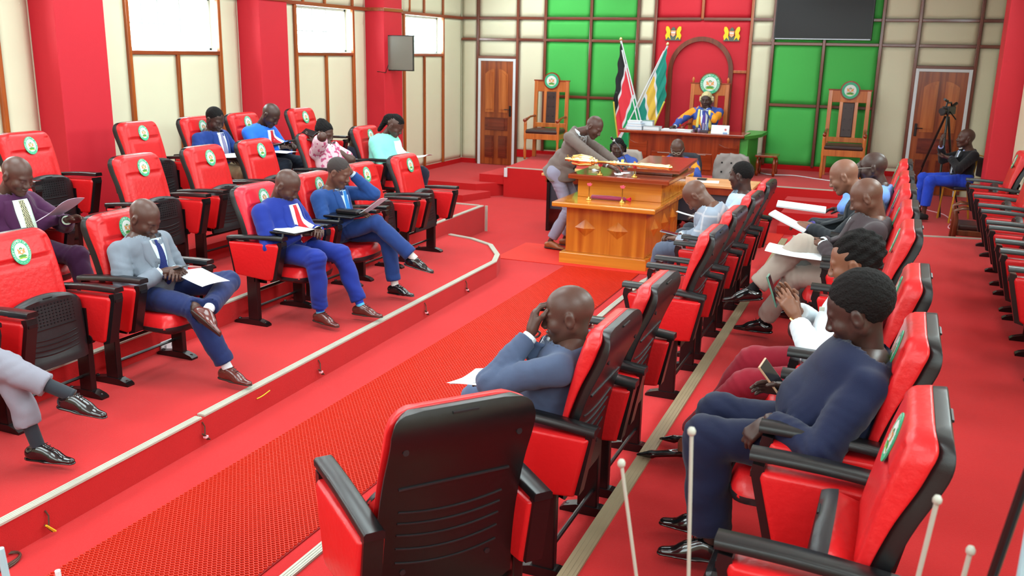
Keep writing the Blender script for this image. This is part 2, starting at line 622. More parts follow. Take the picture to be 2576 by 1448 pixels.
# doors
def door(name, x0, x1, z0, z1, handle_left, openf=None):
    d = struct(empty(name, (x0, YB - .01, z0)))
    w, h = x1 - x0, z1 - z0
    f = MB()
    f.box(0, .05, -.05, .05, 0, h + .0, .004)
    f.box(w - .05, w, -.05, .05, 0, h, .004)
    f.box(.05, w - .05, -.05, .05, h - .045, h, .004)
    f.build('door_frame', WHITE, d)
    leaf = MB().box(.05, w - .05, -.03, .01, 0.01, h - .045).build('door_leaf', DOORW, d)
    lw = w - .1
    s = .10
    pw = (lw - 3 * s) / 2

    def fielded(px, pz, w_, h_, arch=0):
        q = MB()
        n = 8
        poly = [(px, pz), (px + w_, pz)]
        top = []
        for k in range(n + 1):
            t = k / n
            if arch > 0: zt = h_ - .09 * (1 - math.sin(t * PI / 2) ** 1.5) if arch == 1 else h_ - .09 * (1 - math.sin((1 - t) * PI / 2) ** 1.5)
            else: zt = h_
            top.append((px + w_ * (1 - t), pz + zt))
        if arch == 1: top = [(px + w_ - w_ * k / n, pz + h_ - .09 * (k / n) ** 2) for k in range(n + 1)]
        if arch == 2: top = [(px + w_ - w_ * k / n, pz + h_ - .09 * (1 - k / n) ** 2) for k in range(n + 1)]
        poly += top
        q.prism(poly, -.042, -.03, 'Y')
        cx, cz = px + w_ / 2, pz + h_ / 2
        pol2 = [(cx + (a - cx) * .74, cz + (c - cz) * .86) for a, c in poly]
        q.prism(pol2, -.055, -.042, 'Y')
        q.build('door_panel', DOORP if arch else DOORD, leaf)
    fielded(.05 + s, 1.0, pw, h - 1.0 - .19, 1)
    fielded(.05 + 2 * s + pw, 1.0, pw, h - 1.0 - .19, 2)
    fielded(.05 + s, .66, lw - 2 * s, .24)
    fielded(.05 + s, .14, pw, .42)
    fielded(.05 + 2 * s + pw, .14, pw, .42)
    hx = .05 + .05 if handle_left else w - .10
    q = MB().box(hx - .02, hx + .02, -.05, -.03, .93, 1.13, .006)
    q.tube([(hx, -.04, 1.06), (hx, -.09, 1.06), (hx + (.1 if handle_left else -.1), -.09, 1.06)], .008)
    q.build('door_handle', METALB, leaf)
    return d


door('door_1', vx[1] + tw, vx[2] - tw, .215, Z4 - tw, False)
door('door_2', vx[12] + tw, vx[13] - tw, .22, Z4 - tw, True)

# left wall with windows and red pillars
WIN = [(2.05, 3.6), (5.0, 6.35), (xx(8.17), xx(9.70)), (xx(11.32), xx(12.84)), (xx(14.47), xx(15.97))]
WIN = [(2.0, 3.4), (4.85, 6.3), (7.92, 9.40), (10.97, 12.44), (14.02, 15.47)]
ZS, ZT = zz(2.27), zz(2.925)
mb = MB()
ysp = [YF] + [y for w in WIN for y in w] + [YB]
for k in range(len(ysp) - 1):
    y0, y1 = ysp[k], ysp[k + 1]
    if k % 2 == 0: mb.box(XL - .19, XL, y0, y1, 0, ZC)
    else:
        mb.box(XL - .19, XL, y0, y1, 0, ZS)
        mb.box(XL - .19, XL, y0, y1, ZT, ZC)
wl = struct(mb.build('wall_left', CREAM))
GLASS = bpy.data.materials.new('window_glass')
GLASS.use_nodes = True
_b = GLASS.node_tree.nodes['Principled BSDF']
_b.inputs['Transmission Weight'].default_value = 1.0
_b.inputs['Roughness'].default_value = 0.0
_b.inputs['IOR'].default_value = 1.02
_b.inputs['Base Color'].default_value = (.97, .99, 1, 1)
WINM = mat('window_steel', (215, 222, 222), .5)
for k, (y0, y1) in enumerate(WIN):
    w = struct(empty('window_%d' % (k + 1), (XL - .12, (y0 + y1) / 2, ZS)))
    hw = (y1 - y0) / 2
    hh = ZT - ZS
    f = MB()
    for (a, c, d, e) in ((-hw, -hw + .035, 0, hh), (hw - .035, hw, 0, hh), (-hw, hw, 0, .035), (-hw, hw, hh - .035, hh)):
        f.box(-.015, .015, a, c, d, e)
    f.build('window_frame', WINM, w)
    f = MB()
    for t in (-.52, -.18, .3):
        f.box(-.012, .012, hw * t - .011, hw * t + .011, .03, hh - .03)
    f.box(-.010, .010, -hw + .03, hw * .3, hh * .47 - .008, hh * .47 + .008)
    f.build('glazing_bars', WINM, w)
    MB().box(-.003, .003, -hw + .03, hw - .03, .03, hh - .03).build('window_pane', GLASS, w)
    MB().box(.02, .125, -hw, hw, -.004, .012).build('window_sill', WHITE, w)


def left_panel(y0, y1, z0, z1, m=CREAM, g=.018):
    M = Matrix.Translation((XL, y0 + g, z0 + g)) @ Matrix.Rotation(PI / 2, 4, 'Z')
    padded('panel', y1 - y0 - 2 * g, z1 - z0 - 2 * g, butt(y1 - y0, z1 - z0), m, wl, M)


PIL = [(3.68, 4.3), (6.70, 7.31), (9.79, 10.37), (12.83, 13.40)]
tl = empty('trim_11')
struct(tl)
ZTR = zz(2.955)
for k, (y0, y1) in enumerate(WIN):
    nxt = PIL[k][0] if k < len(PIL) else YB
    prv = PIL[k - 1][1] if k > 0 else YF + 2
    mid = (y0 + y1) / 2
    for (a, c) in ((y0, mid), (mid, y1)):
        left_panel(a, c, .3, ZS)
        left_panel(a, c, ZTR, ZC)
    if y0 - prv > .1:
        left_panel(prv, y0, .3, ZTR)
        left_panel(prv, y0, ZTR, ZC)
    if nxt - y1 > .1:
        a = y1
        left_panel(a, nxt, .3, ZTR)
        left_panel(a, nxt, ZTR, ZC)
    for y in (y0, y1): bar('batten', XL, XL + .045, y - .026, y + .026, .3, ZTR - .03, TRIMO, tl)
    bar('batten', XL, XL + .042, mid - .022, mid + .022, .3, ZS - .02, TRIMO, tl)
    bar('batten', XL, XL + .045, y0 + .026, y1 - .026, ZS - .045, ZS + .0, TRIMOY, tl)
    bar('batten', XL, XL + .045, prv, nxt, ZTR - .03, ZTR + .022, TRIMOY, tl)
    for y in (y0 + .2, mid, y1): bar('batten', XL, XL + .04, y - .02, y + .02, ZTR + .022, ZC, TRIMO, tl)
# extra shutters in the last bay
for y in (15.85,): pass
for k, (y0, y1) in enumerate(PIL):
    p = MB().box(XL, -7.56, y0, y1, 0, ZC, .01).build('wall_pillar', REDPAD)
    struct(p)
    MB().box(XL, -7.545, y0 - .015, y1 + .015, ZTR - .03, ZTR + .022, .004).build('batten', TRIMOY, tl)
struct(MB().box(XL, XL + .03, 11.0, YB, .2, .3).build('baseboard_left', CARPETD))

# right wall, front wall, ceiling
wr = struct(MB().box(XR + .002, XR + .2, YF, YB, 0, ZC).build('wall_right', CREAM))
for (a, c) in ((13.35, 14.9), (14.9, 16.26), (11.0, 12.7), (9.5, 11.0)):
    M = Matrix.Translation((XR, c - .01, .55)) @ Matrix.Rotation(-PI / 2, 4, 'Z')
    padded('panel', c - a - .02, Z1 - .6, butt(c - a, 2.2), CREAM, wr, M)
MB().box(XR - .04, XR, 9.5, 16.2, Z1 - .024, Z1 + .024, .004).build('trim_12', TRIMOY)['kind'] = 'structure'
struct(MB().box(1.03, XR, 12.7, 13.3, 0, ZC, .01).build('wall_pillar', REDPAD))
struct(MB().box(XL - .2, XR + .2, YF - .2, YF, 0, ZC).build('wall_front', CREAM))
struct(MB().box(XL - .2, XR + .2, YF, YB + .2, ZC, ZC + .1).build('ceiling', mat('ceiling_paint', (236, 236, 230), .8)))


# ------------------------------------------------------------------ emblem
E_WHITE = mat('emblem_white', (232, 236, 232), .4)
E_GREEN = mat('emblem_green', (58, 176, 128), .45)
E_LET = mat('emblem_letters', (225, 240, 228), .5)
E_OR = mat('emblem_orange', (236, 150, 70), .5)
E_LIME = mat('emblem_lime', (150, 190, 40), .5)
E_DG = mat('emblem_dark_green', (70, 150, 60), .5)
EM_MATS = [E_WHITE, E_GREEN, E_LET, E_OR, E_LIME, E_DG]


def emblem_mesh(r, thick=.004, detail=True):
    """disc in the local YZ plane facing +x, upright, text readable when seen from +x"""
    mb = MB()
    P = lambda y, z, x: (x, y, z)

    def disc(r_, x, ci, n=28):
        mb.cur = ci
        s0 = len(mb.v)
        mb.add([P(r_ * math.cos(2 * PI * k / n), r_ * math.sin(2 * PI * k / n), x) for k in range(n)], [tuple(range(n))])
    mb.cur = 1
    mb.lathe([(r, 0), (r, thick)], (0, 0, 0), 28, 'X')
    disc(r * .70, thick + .0008, 0)
    disc(r * .03, thick + .0016, 5, 6)

    def poly(pts, ci, x=.002):
        mb.cur = ci
        mb.add([P(-a * r, c * r, thick + x) for a, c in pts], [tuple(range(len(pts)))])
    # green mound, lime ribbon, shield arch, two supporters
    poly([(-.5, -.34), (-.3, -.24), (0, -.2), (.3, -.25), (.5, -.34), (.25, -.42), (-.25, -.42)], 5)
    poly([(-.5, -.45), (0, -.40), (.5, -.45), (.35, -.54), (0, -.5), (-.35, -.54)], 4)
    poly([(-.17, -.14), (-.2, .1), (0, .2), (.2, .1), (.17, -.14), (0, -.2)], 3)
    poly([(-.1, -.06), (-.1, .08), (0, .12), (.1, .08), (.1, -.06), (0, -.12)], 0, .0026)
    poly([(-.2, .16), (-.14, .3), (0, .36), (.14, .3), (.2, .16), (0, .26)], 5)
    poly([(-.46, -.2), (-.34, .04), (-.4, .2), (-.28, .28), (-.2, .1), (-.22, -.18), (-.32, -.06)], 3)
    poly([(.46, -.2), (.34, .04), (.4, .2), (.28, .28), (.2, .1), (.22, -.18), (.32, -.06)], 3)
    if detail:
        txt = "COUNTY ASSEMBLY OF KERICHO"
        n = len(txt)
        span = math.radians(270)
        for k, ch in enumerate(txt):
            if ch == ' ': continue
            vs, fs = text_mesh(ch, r * .27)
            a = PI / 2 + span / 2 - span * (k + .5) / n       # angle in viewer's plane
            c, s_ = math.cos(a - PI / 2), math.sin(a - PI / 2)
            out = []
            for v in vs:
                ux, uy = v[0] * 1.05, v[1]
                X_ = ux * c - uy * s_ + math.cos(a) * r * .845
                Y_ = ux * s_ + uy * c + math.sin(a) * r * .845
                out.append(P(X_, Y_, thick + .0012))
            mb.cur = 2
            mb.add(out, fs)
        mb.cur = 2
        for k in (-.35, 0, .35):
            a = -PI / 2 + k
            mb.add([P(r * .845 * math.cos(a) + .03 * r * q, r * .845 * math.sin(a) + .03 * r * w, thick + .0012) for q, w in ((1, 0), (0, 1), (-1, 0), (0, -1))], [(0, 1, 2, 3)])
    me = mb.mesh('emblem', fix=False)
    # make all faces face +x
    bm = bmesh.new()
    bm.from_mesh(me)
    bm.normal_update()
    bad = [f for f in bm.faces if f.normal.x < -.5 and f.calc_center_median().x > thick - 1e-5]
    bmesh.ops.reverse_faces(bm, faces=bad)
    bm.to_mesh(me)
    bm.free()
    return me


# ------------------------------------------------------------------ the assembly chair (faces +x, origin on the floor between its stands)
PROF = [(-.055, .33), (-.065, .46), (-.085, .60), (-.115, .72), (-.155, .84), (-.20, .94), (-.222, 1.0), (-.225, 1.05), (-.212, 1.09)]


FRONT = [(.02, .40), (.007, .49), (-.008, .61), (-.028, .725), (-.05, .835), (-.072, .935), (-.086, .985), (-.10, 1.035), (-.118, 1.095)]
SHELLF = [(p[0] + .052 - (.012 if k > 6 else 0), p[1] + .004 * k / 8) for k, p in enumerate(PROF)]


def prof_eval(t, PR=None):
    PROF = PR or globals()['PROF']
    n = len(PROF) - 1
    f = min(max(t, 0), .99999) * n
    i = int(f)
    p0, p1_, p2_, p3 = [Vector(PROF[max(0, min(n, i + k))]) for k in (-1, 0, 1, 2)]
    u = f - i
    return .5 * ((2 * p1_) + (-p0 + p2_) * u + (2 * p0 - 5 * p1_ + 4 * p2_ - p3) * u * u + (-p0 + 3 * p1_ - 3 * p2_ + p3) * u ** 3)


def prof_nrm(t, PR=None):
    a, b_ = prof_eval(t - .01, PR), prof_eval(t + .01, PR)
    d = (b_ - a).normalized()
    return Vector((d.y, -d.x))          # points to the front (+x)


def slab_on_profile(t0, t1, hw, front, back, nu=26, nv=15, corner=.10, pillow=.5, crease=None):
    """rounded plate following the profile; front/back are offsets; returns MB"""
    L = sum((prof_eval(t0 + (t1 - t0) * (k + 1) / 30) - prof_eval(t0 + (t1 - t0) * k / 30)).length for k in range(30))
    F, B = [], []
    for i in range(nu):
        t = i / (nu - 1)
        tt = .5 - .5 * math.cos(PI * t)
        tt = .35 * tt + .65 * t
        dtop = (1 - tt) * L
        w = hw(tt)
        if dtop < corner: w -= corner - math.sqrt(max(0, corner ** 2 - (corner - dtop) ** 2))
        dbot = tt * L
        cb = corner * .35
        if dbot < cb: w -= cb - math.sqrt(max(0, cb ** 2 - (cb - dbot) ** 2))
        T = t0 + (t1 - t0) * tt
        pf, pb_ = prof_eval(T, front), prof_eval(T, back)
        for j in range(nv):
            s_ = -1 + 2 * j / (nv - 1)
            s_ = math.sin(s_ * PI / 2) * .35 + s_ * .65
            y = s_ * w
            e = min(w * (1 - abs(s_)), dtop, dbot + .01)
            rnd = min(1, (max(e, 0) / pillow)) if pillow > 0 else 1
            k = math.sqrt(max(0, 1 - (1 - rnd) ** 2))
            cr_ = crease(tt, s_) if crease else 0
            q = pb_ + (pf - pb_) * (.12 + .88 * k)
            F.append((q.x - cr_, y, q.y))
            B.append((pb_.x, y, pb_.y))
    mb = MB()
    mb.add(F, grid_faces(nu, nv))
    mb.add(B, grid_faces(nu, nv, True))
    n = nu * nv
    ring = [(0, j) for j in range(nv)] + [(i, nv - 1) for i in range(1, nu)] + [(nu - 1, j) for j in range(nv - 2, -1, -1)] + [(i, 0) for i in range(nu - 2, 0, -1)]
    k = len(ring)
    for a in range(k):
        i, j = ring[a]
        i2, j2 = ring[(a + 1) % k]
        mb.f.append((i * nv + j, i2 * nv + j2, n + i2 * nv + j2, n + i * nv + j))
        mb.mi.append(0)
    return mb


def make_chair():
    t = empty('assembly_chair')
    hw = lambda u: .262 - .012 * u - .02 * max(0, u - .8) / .2
    # back shell (black plastic)
    sh = slab_on_profile(0, 1.0, hw, SHELLF, PROF, corner=.09, pillow=.03).build('back_shell', BLACK, t)
    auto_smooth(sh.data, 50)
    # raised ribs, groove and handle slot on the shell's back
    rb = MB()
    for (tv, w_, bow) in ((.46, .20, 0), (.36, .19, .02), (.31, .19, .02), (.26, .19, .02), (.21, .19, .02), (.16, .19, .02), (.93, .045, 0)):
        pts = []
        for k in range(13):
            s_ = -1 + k / 6
            T = tv - bow * (1 - s_ * s_) * 1.2
            c, nm = prof_eval(T), prof_nrm(T)
            pts.append((c.x - nm.x * .002, s_ * w_, c.y - nm.y * .002))
        rb.tube(pts, .0035 if bow else .005, 5)
    for (tv, y) in ((.66, .2), (.66, -.2), (.12, .16), (.12, -.16)):
        c, nm = prof_eval(tv), prof_nrm(tv)
        rb.lathe([(.011, -.003), (.011, .002)], (c.x - nm.x * .001, y, c.y - nm.y * .001), 8, 'X')
    rb.build('shell_ribs', BLACKM, sh)['kind'] = 'stuff'

    def cr(tt, s_):
        d = 0.018 * math.exp(-((tt - .60) / .022) ** 2) * (abs(s_) < .78)
        d += .012 * math.exp(-((abs(s_) - .78) / .05) ** 2) * (tt < .9)
        return d
    cu = slab_on_profile(.06, .99, lambda u: hw(u) - .004, FRONT, SHELLF, nu=40, nv=23, corner=.095, pillow=.055, crease=cr).build('back_cushion', LEATHER, t, smooth=True)
    # emblem on the headrest
    T = .74
    c, nm = prof_eval(T, FRONT), prof_nrm(T, FRONT)
    em = link('emblem', EMB, EM_MATS, cu)
    ang = math.atan2(nm.y, nm.x)
    em.location = (c.x + .001, 0, c.y)
    em.rotation_euler = (0, -ang, 0)
    em.scale = (1, .92, 1.12)
    # seat (pivoting)
    piv = (.10, 0, .385)
    sb = MB()
    n1, n2 = 12, 13
    V = []
    for i in range(n1):
        u = i / (n1 - 1)
        for j in range(n2):
            s_ = -1 + 2 * j / (n2 - 1)
            w = .243
            fr = u ** 3 * .0
            x = -.02 + u * (.375 - .03 * s_ * s_)
            cut = max(0, u - .85) / .15
            w -= .05 * cut * cut
            e = min(w * (1 - abs(s_)), (1 - u) * .45, u * .45 + .01)
            k = math.sqrt(max(0, 1 - (1 - min(1, max(e, 0) / .06)) ** 2))
            z = .008 + .082 * k - .012 * math.exp(-((u - .45) / .3) ** 2) * (1 - s_ * s_) + .01 * u
            V.append((x, s_ * w, z))
    B = [(v[0], v[1], .012) for v in V]
    sb.add(V, grid_faces(n1, n2))
    sb.add(B, grid_faces(n1, n2, True))
    ring = [(0, j) for j in range(n2)] + [(i, n2 - 1) for i in range(1, n1)] + [(n1 - 1, j) for j in range(n2 - 2, -1, -1)] + [(i, 0) for i in range(n1 - 2, 0, -1)]
    for a in range(len(ring)):
        i, j = ring[a]
        i2, j2 = ring[(a + 1) % len(ring)]
        sb.f.append((i * n2 + j, i2 * n2 + j2, n1 * n2 + i2 * n2 + j2, n1 * n2 + i * n2 + j))
        sb.mi.append(0)
    seat = sb.build('seat', LEATHER, t, loc=piv, smooth=True)
    # black underside shell of the seat: tapered tray with frame, perforated field and curved ridges
    q = MB()
    out = []
    for k in range(25):
        u = k / 24
        x = -.04 + .475 * u
        out.append(x)
    top, bot = [], []
    for i in range(18):
        u = i / 17
        x = -.07 + .43 * u
        cut = max(0, u - .8) / .2
        w = .235 + .012 * min(1, u * 2) - .06 * cut ** 2.2
        for j in range(11):
            s_ = -1 + 2 * j / 10
            xx_ = x - .03 * s_ * s_ * max(0, u - .5) * 2
            edge = max(0, abs(s_) - .84) / .16
            endc = max(0, u - .93) / .07
            z = -.027 + .026 * edge ** 2 + .02 * endc ** 2
            inset = .010 if (abs(s_) < .8 and .12 < u < .9) else 0
            top.append((xx_, s_ * w, .022))
            bot.append((xx_, s_ * w, z + inset))
    q.add(top, grid_faces(18, 11))
    q.add(bot, grid_faces(18, 11, True))
    ring = [(0, j) for j in range(11)] + [(i, 10) for i in range(1, 18)] + [(17, j) for j in range(9, -1, -1)] + [(i, 0) for i in range(16, 0, -1)]
    for a in range(len(ring)):
        i, j = ring[a]
        i2, j2 = ring[(a + 1) % len(ring)]
        q.f.append((i * 11 + j, i2 * 11 + j2, 198 + i2 * 11 + j2, 198 + i * 11 + j))
        q.mi.append(0)
    shell = q.build('seat_shell', BLACKM, seat)
    auto_smooth(shell.data, 60)
    q = MB()
    for (u, bow) in ((.22, .05), (.29, .05), (.36, .05), (.43, .05)):
        q.tube([(-.07 + .43 * (u - bow * (1 - (k / 5 - 1) ** 2)), (k / 5 - 1) * .18, -.019) for k in range(11)], .004, 5)
    q.tube([(.16, -.19, -.019), (.16, .19, -.019)], .004, 5)
    for i in range(7):
        for j in range(15):
            q.box(.18 + i * .019, .187 + i * .019, -.17 + j * .0238, -.162 + j * .0238, -.022, -.017)
    q.box(.335, .342, -.03, .03, -.028, -.022)
    q.build('seat_shell_ribs', BLACK, seat)['kind'] = 'stuff'
    # sides
    for sg in (1, -1):
        yc = .305 * sg
        # padded panel
        pb = MB()
        poly = [(-.17, .44), (-.12, .40), (.215, .385), (.235, .40), (.30, .665), (.29, .69), (-.20, .672)]
        poly = [(-.13, .41), (.20, .385), (.226, .40), (.292, .66), (.285, .684), (-.185, .672)]
        for off, sc_ in ((-.047, .94), (-.036, 1.0), (.036, 1.0), (.047, .94)):
            cx, cz = .06, .54
            pb.add([(cx + (a - cx) * sc_, yc + off, cz + (c - cz) * sc_) for a, c in poly], [])
        n = len(poly)
        pb.f = [tuple(range(n)), tuple(range(3 * n, 4 * n))]
        for r_ in range(3):
            pb.f += [(r_ * n + k, r_ * n + (k + 1) % n, (r_ + 1) * n + (k + 1) % n, (r_ + 1) * n + k) for k in range(n)]
        pb.mi = [0] * len(pb.f)
        po = pb.build('side_panel', LEATHER, t)
        bv = po.modifiers.new('b', 'BEVEL')
        bv.width = .008
        bv.segments = 2
        auto_smooth(po.data, 60)
        # black edge strip in front
        eb = MB()
        fr = [(.20, .375), (.252, .39), (.322, .67), (.318, .705), (.28, .70), (.275, .66), (.20, .40)]
        eb.prism(fr, yc - .034, yc + .034, 'Y')
        MB().prism([(-.20, .69), (-.17, .69), (-.12, .42), (-.15, .42)], yc - .034, yc + .034, 'Y').build('rear_edge', BLACK, t)
        eb.box(.318, .324, yc - .026, yc + .026, .655, .675)
        eb.build('side_panel_edge', BLACK, t)
        # arm rest
        ab = MB()
        ap = []
        for k in range(12):
            u = k / 11
            x = -.205 + .535 * u
            z = .690 + .034 * u ** 1.3 + .012 * math.sin(u * PI)
            ap.append((x, z))
        for (x, z) in ap:
            ww = .036
            ab.add([(x, yc - ww, z - .008), (x, yc - ww, z + .014), (x, yc - ww + .008, z + .022), (x, yc + ww - .008, z + .022), (x, yc + ww, z + .014), (x, yc + ww, z - .008)], [])
        for k in range(11):
            for m_ in range(6):
                ab.f.append((k * 6 + m_, k * 6 + (m_ + 1) % 6, k * 6 + 6 + (m_ + 1) % 6, k * 6 + 6 + m_))
        ab.f.append((0, 1, 2, 3, 4, 5))
        ab.f.append(tuple(66 + i for i in range(6)))
        ab.mi = [0] * len(ab.f)
        ao = ab.build('arm_rest', BLACK, t)
        auto_smooth(ao.data, 50)
        # stand: post + foot + bolt
        yl = .30 * sg
        pb = MB().box(-.045, .055, yl - .022, yl + .022, .02, .42, .006)
        pb.box(-.015, .035, yl - .03, yl + .03, .36, .5)
        pb.build('leg', METALB, t)
        fb = MB()
        fp = [(-.18, 0), (-.18, .016), (-.16, .028), (-.055, .045), (.06, .045), (.12, .028), (.14, .014), (.14, 0)]
        fb.prism(fp, yl - .03, yl + .03, 'Y')
        fb.lathe([(.014, .02), (.014, .036), (.008, .042)], (-.145, yl, 0), 8)
        fb.lathe([(.014, .012), (.014, .028), (.008, .034)], (.108, yl, 0), 8)
        fb.build('foot', METALB, t)
        hb = MB().lathe([(.028, 0), (.028, .03)], (0, 0, 0), 12, 'Y')
        hb.xf(Matrix.Translation((.10, .252 * sg - (.03 if sg < 0 else 0), .40)))
        hb.box(-.03, .10, .250 * sg, .262 * sg, .34, .60)
        hb.build('hinge', METALB, t)
    for z, x in ((.13, -.02), (.28, .02)):
        MB().tube([(x, -.29, z), (x, .29, z)], .011, 8).build('cross_bar', METALB, t)
    return t


EMB = emblem_mesh(.068)
proto = make_chair()
FOLD = math.radians(-96)


def chair(x, y, z, rot, label, group, down=False, faded=False, first=[True]):
    if first[0]:
        c = proto
        first[0] = False
    else:
        c = copy_tree(proto)
    c.location = (x, y, z)
    c.rotation_euler = (0, 0, math.radians(rot))
    tag(c, label, 'chair', group)
    for ch in c.children:
        n = ch.name.split('.')[0]
        if n == 'seat': ch.rotation_euler = (0, 0.0 if down else FOLD, 0)
        if faded and n == 'back_cushion':
            ch.data = ch.data.copy()
            ch.data.materials[0] = PINKLEATHER
    return c


L1X = lambda y: -4.59 - .02 * (y - 4.3)
GL1, GL2, GL3 = 'red chairs in the front left row', 'red chairs in the middle left row', 'red chairs in the back left row'
GR1, GR2, GR3 = 'red chairs in the front right row', 'red chairs in the middle right row', 'red chairs in the far right row'
CH = {}


def C(key, *a, **k):
    CH[key] = chair(*a, **k)


C('1a', L1X(2.9), 2.88, .17, 0, 'red chair holding the man in grey trousers at the left edge', GL1, down=True)
C('1b', L1X(3.7) + .01, 3.72, .17, 0, 'empty red chair with folded seat, nearest the camera in the front left row', GL1)
C('1c', L1X(4.56), 4.56, .17, 0, 'red chair under the man in the light grey jacket', GL1, down=True)
C('1d', L1X(6.05), 6.05, .17, 0, 'red chair with a paler pinkish backrest under the man in the royal blue suit', GL1, down=True, faded=True)
C('1e', L1X(6.85), 6.86, .17, 0, 'red chair under the man holding his forehead', GL1, down=True)
C('1f', L1X(7.7) - .01, 7.70, .17, 0, 'empty red chair just right of the man holding his forehead', GL1)
C('1g', L1X(8.58), 8.58, .17, 0, 'empty red chair at the stage end of the front left row', GL1)
C('2a', -5.79, 4.50, .34, 0, 'red chair under the man in the purple suit', GL2, down=True)
C('2b', -5.83, 6.0, .34, 0, 'empty red chair behind the man in the light grey jacket', GL2)
C('2c', -5.85, 6.86, .34, 0, 'empty red chair in the middle left row, second from the purple-suited man', GL2)
C('2d', -5.86, 7.63, .34, 0, 'empty red chair directly before the man in the bright blue jacket', GL2)
C('2e', -5.87, 8.66, .34, 0, 'red chair under the woman in the pink blouse', GL2, down=True)
C('2f', -5.85, 9.72, .34, 0, 'red chair under the woman in mint green and white', GL2, down=True)
C('3a', -6.68, 5.62, .51, 0, 'empty red chair against the first red pillar, top left tier', GL3)
C('3b', -6.80, 7.02, .51, 0, 'empty red chair below the first window right of the first pillar', GL3)
C('3c', -6.82, 7.90, .51, 0, 'red chair under the man in the navy jacket reading a large paper', GL3, down=True)
C('3d', -6.83, 8.66, .51, 0, 'red chair under the man in the bright blue jacket', GL3, down=True)
C('3e', -6.83, 9.78, .51, 0, 'empty red chair behind the woman in the pink blouse', GL3)
C('A', -1.335, 2.585, .17, 141, 'nearest red chair turned its black plastic back to the camera', GR1)
C('r1b', -1.19, 3.60, .17, 180, 'red chair under the man rubbing his eye', GR1, down=True)
C('r1c', -1.20, 4.41, .17, 180, 'empty red chair just beyond the man rubbing his eye', GR1)
C('r1d', -1.21, 5.90, .17, 180, 'empty red chair opposite the front corner of the wooden mace table', GR1)
C('r1e', -1.22, 6.78, .17, 180, 'empty red chair right behind the bent man in grey checks', GR1)
C('r1f', -1.22, 7.66, .17, 180, 'red chair under the bent man in the grey checked jacket', GR1, down=True)
C('r1g', -1.22, 8.50, .17, 180, 'red chair under the man in the pale blue shirt before the orange table', GR1, down=True)
C('r2a', -.005, 2.60, .34, 180, 'empty red chair nearest the camera on the right side', GR2)
C('r2b', -.01, 3.46, .34, 180, 'red chair under the woman in the navy suit', GR2, down=True)
C('r2c', -.02, 4.38, .34, 180, 'red chair under the woman in the maroon suit', GR2, down=True)
C('r2d', -.04, 5.68, .34, 180, 'empty red chair with lowered seat beyond the woman in maroon', GR2, down=True)
C('r2e', -.05, 6.52, .34, 180, 'red chair under the man in the dark brown jacket', GR2, down=True)
C('r2f', -.06, 7.42, .34, 180, 'red chair under the bald man in the black jacket', GR2, down=True)
C('r2g', -.07, 8.32, .34, 180, 'red chair under the man in the blue shirt', GR2, down=True)
C('r2h', -.08, 9.35, .34, 180, 'empty red chair at the stage end of the middle right row', GR2)
C('r3a', 1.06, 6.75, .34, 180, 'red chair at the right frame edge, nearest of its row', GR3)
C('r3b', 1.06, 7.75, .34, 180, 'second nearest red chair of the row along the right wall', GR3)
C('r3c', 1.06, 8.62, .34, 180, 'third nearest red chair of the row along the right wall', GR3)
C('r3d', 1.06, 9.60, .34, 180, 'fourth nearest red chair of the row along the right wall', GR3)
C('r3e', 1.06, 10.98, .34, 180, 'farthest red chair by the right wall, before the seated cameraman', GR3)
#PART2


# ------------------------------------------------------------------ the wooden mace table in the centre
t = empty('mace_table', (-2.94, 10.6, 0), 0, 'big varnished wooden stepped table carrying the golden mace', 'table')
ox, oy = 2.94, -10.6


def TB(name, m, x0, x1, y0, y1, z0, z1, b_=.006, par=None):
    return MB().box(x0 + ox, x1 + ox, y0 + oy, y1 + oy, z0, z1, b_).build(name, m, par or t)


TB('plinth', WOODX, -3.45, -2.43, 9.70, 11.39, 0, .13)
body = TB('body', WOODO, -3.40, -2.47, 9.77, 11.36, .13, .66)
TB('counter', WOODX, -3.53, -2.34, 9.62, 11.40, .66, .715, .012)
TB('middle_box', WOODX, -3.40, -2.40, 10.14, 11.38, .715, .93)
TB('middle_top', WOODRX, -3.49, -2.30, 10.03, 11.40, .93, .985, .012)
TB('lectern_box', WOODR, -2.80, -2.36, 10.46, 11.30, .985, 1.03)
lb = MB()
lb.prism([(10.38 + oy, 1.02), (11.38 + oy, 1.07), (11.38 + oy, 1.105), (10.38 + oy, 1.055)], -2.88 + ox, -2.27 + ox, 'X')
lb.build('lectern_top', WOODRX, t)
for (cx, cy, nx) in ((-3.17, 9.77, 0), (-2.79, 9.77, 0), (-2.47, 10.15, 1), (-2.47, 10.62, 1), (-2.47, 11.05, 1)):
    q = MB()
    r_ = .125 if nx == 0 else .13
    base = [(-r_, 0), (0, -r_ * .8), (r_, 0), (0, r_ * .8)]
    if nx == 0:
        vs = [(cx + ox + a, cy + oy, .42 + c) for a, c in base] + [(cx + ox, cy + oy - .055, .42)]
    else:
        vs = [(cx + ox, cy + oy + a, .42 + c) for a, c in base] + [(cx + ox + .055, cy + oy, .42)]
    q.add(vs, [(0, 1, 4), (1, 2, 4), (2, 3, 4), (3, 0, 4), (0, 3, 2, 1)])
    q.build('diamond_boss', WOODO, body)

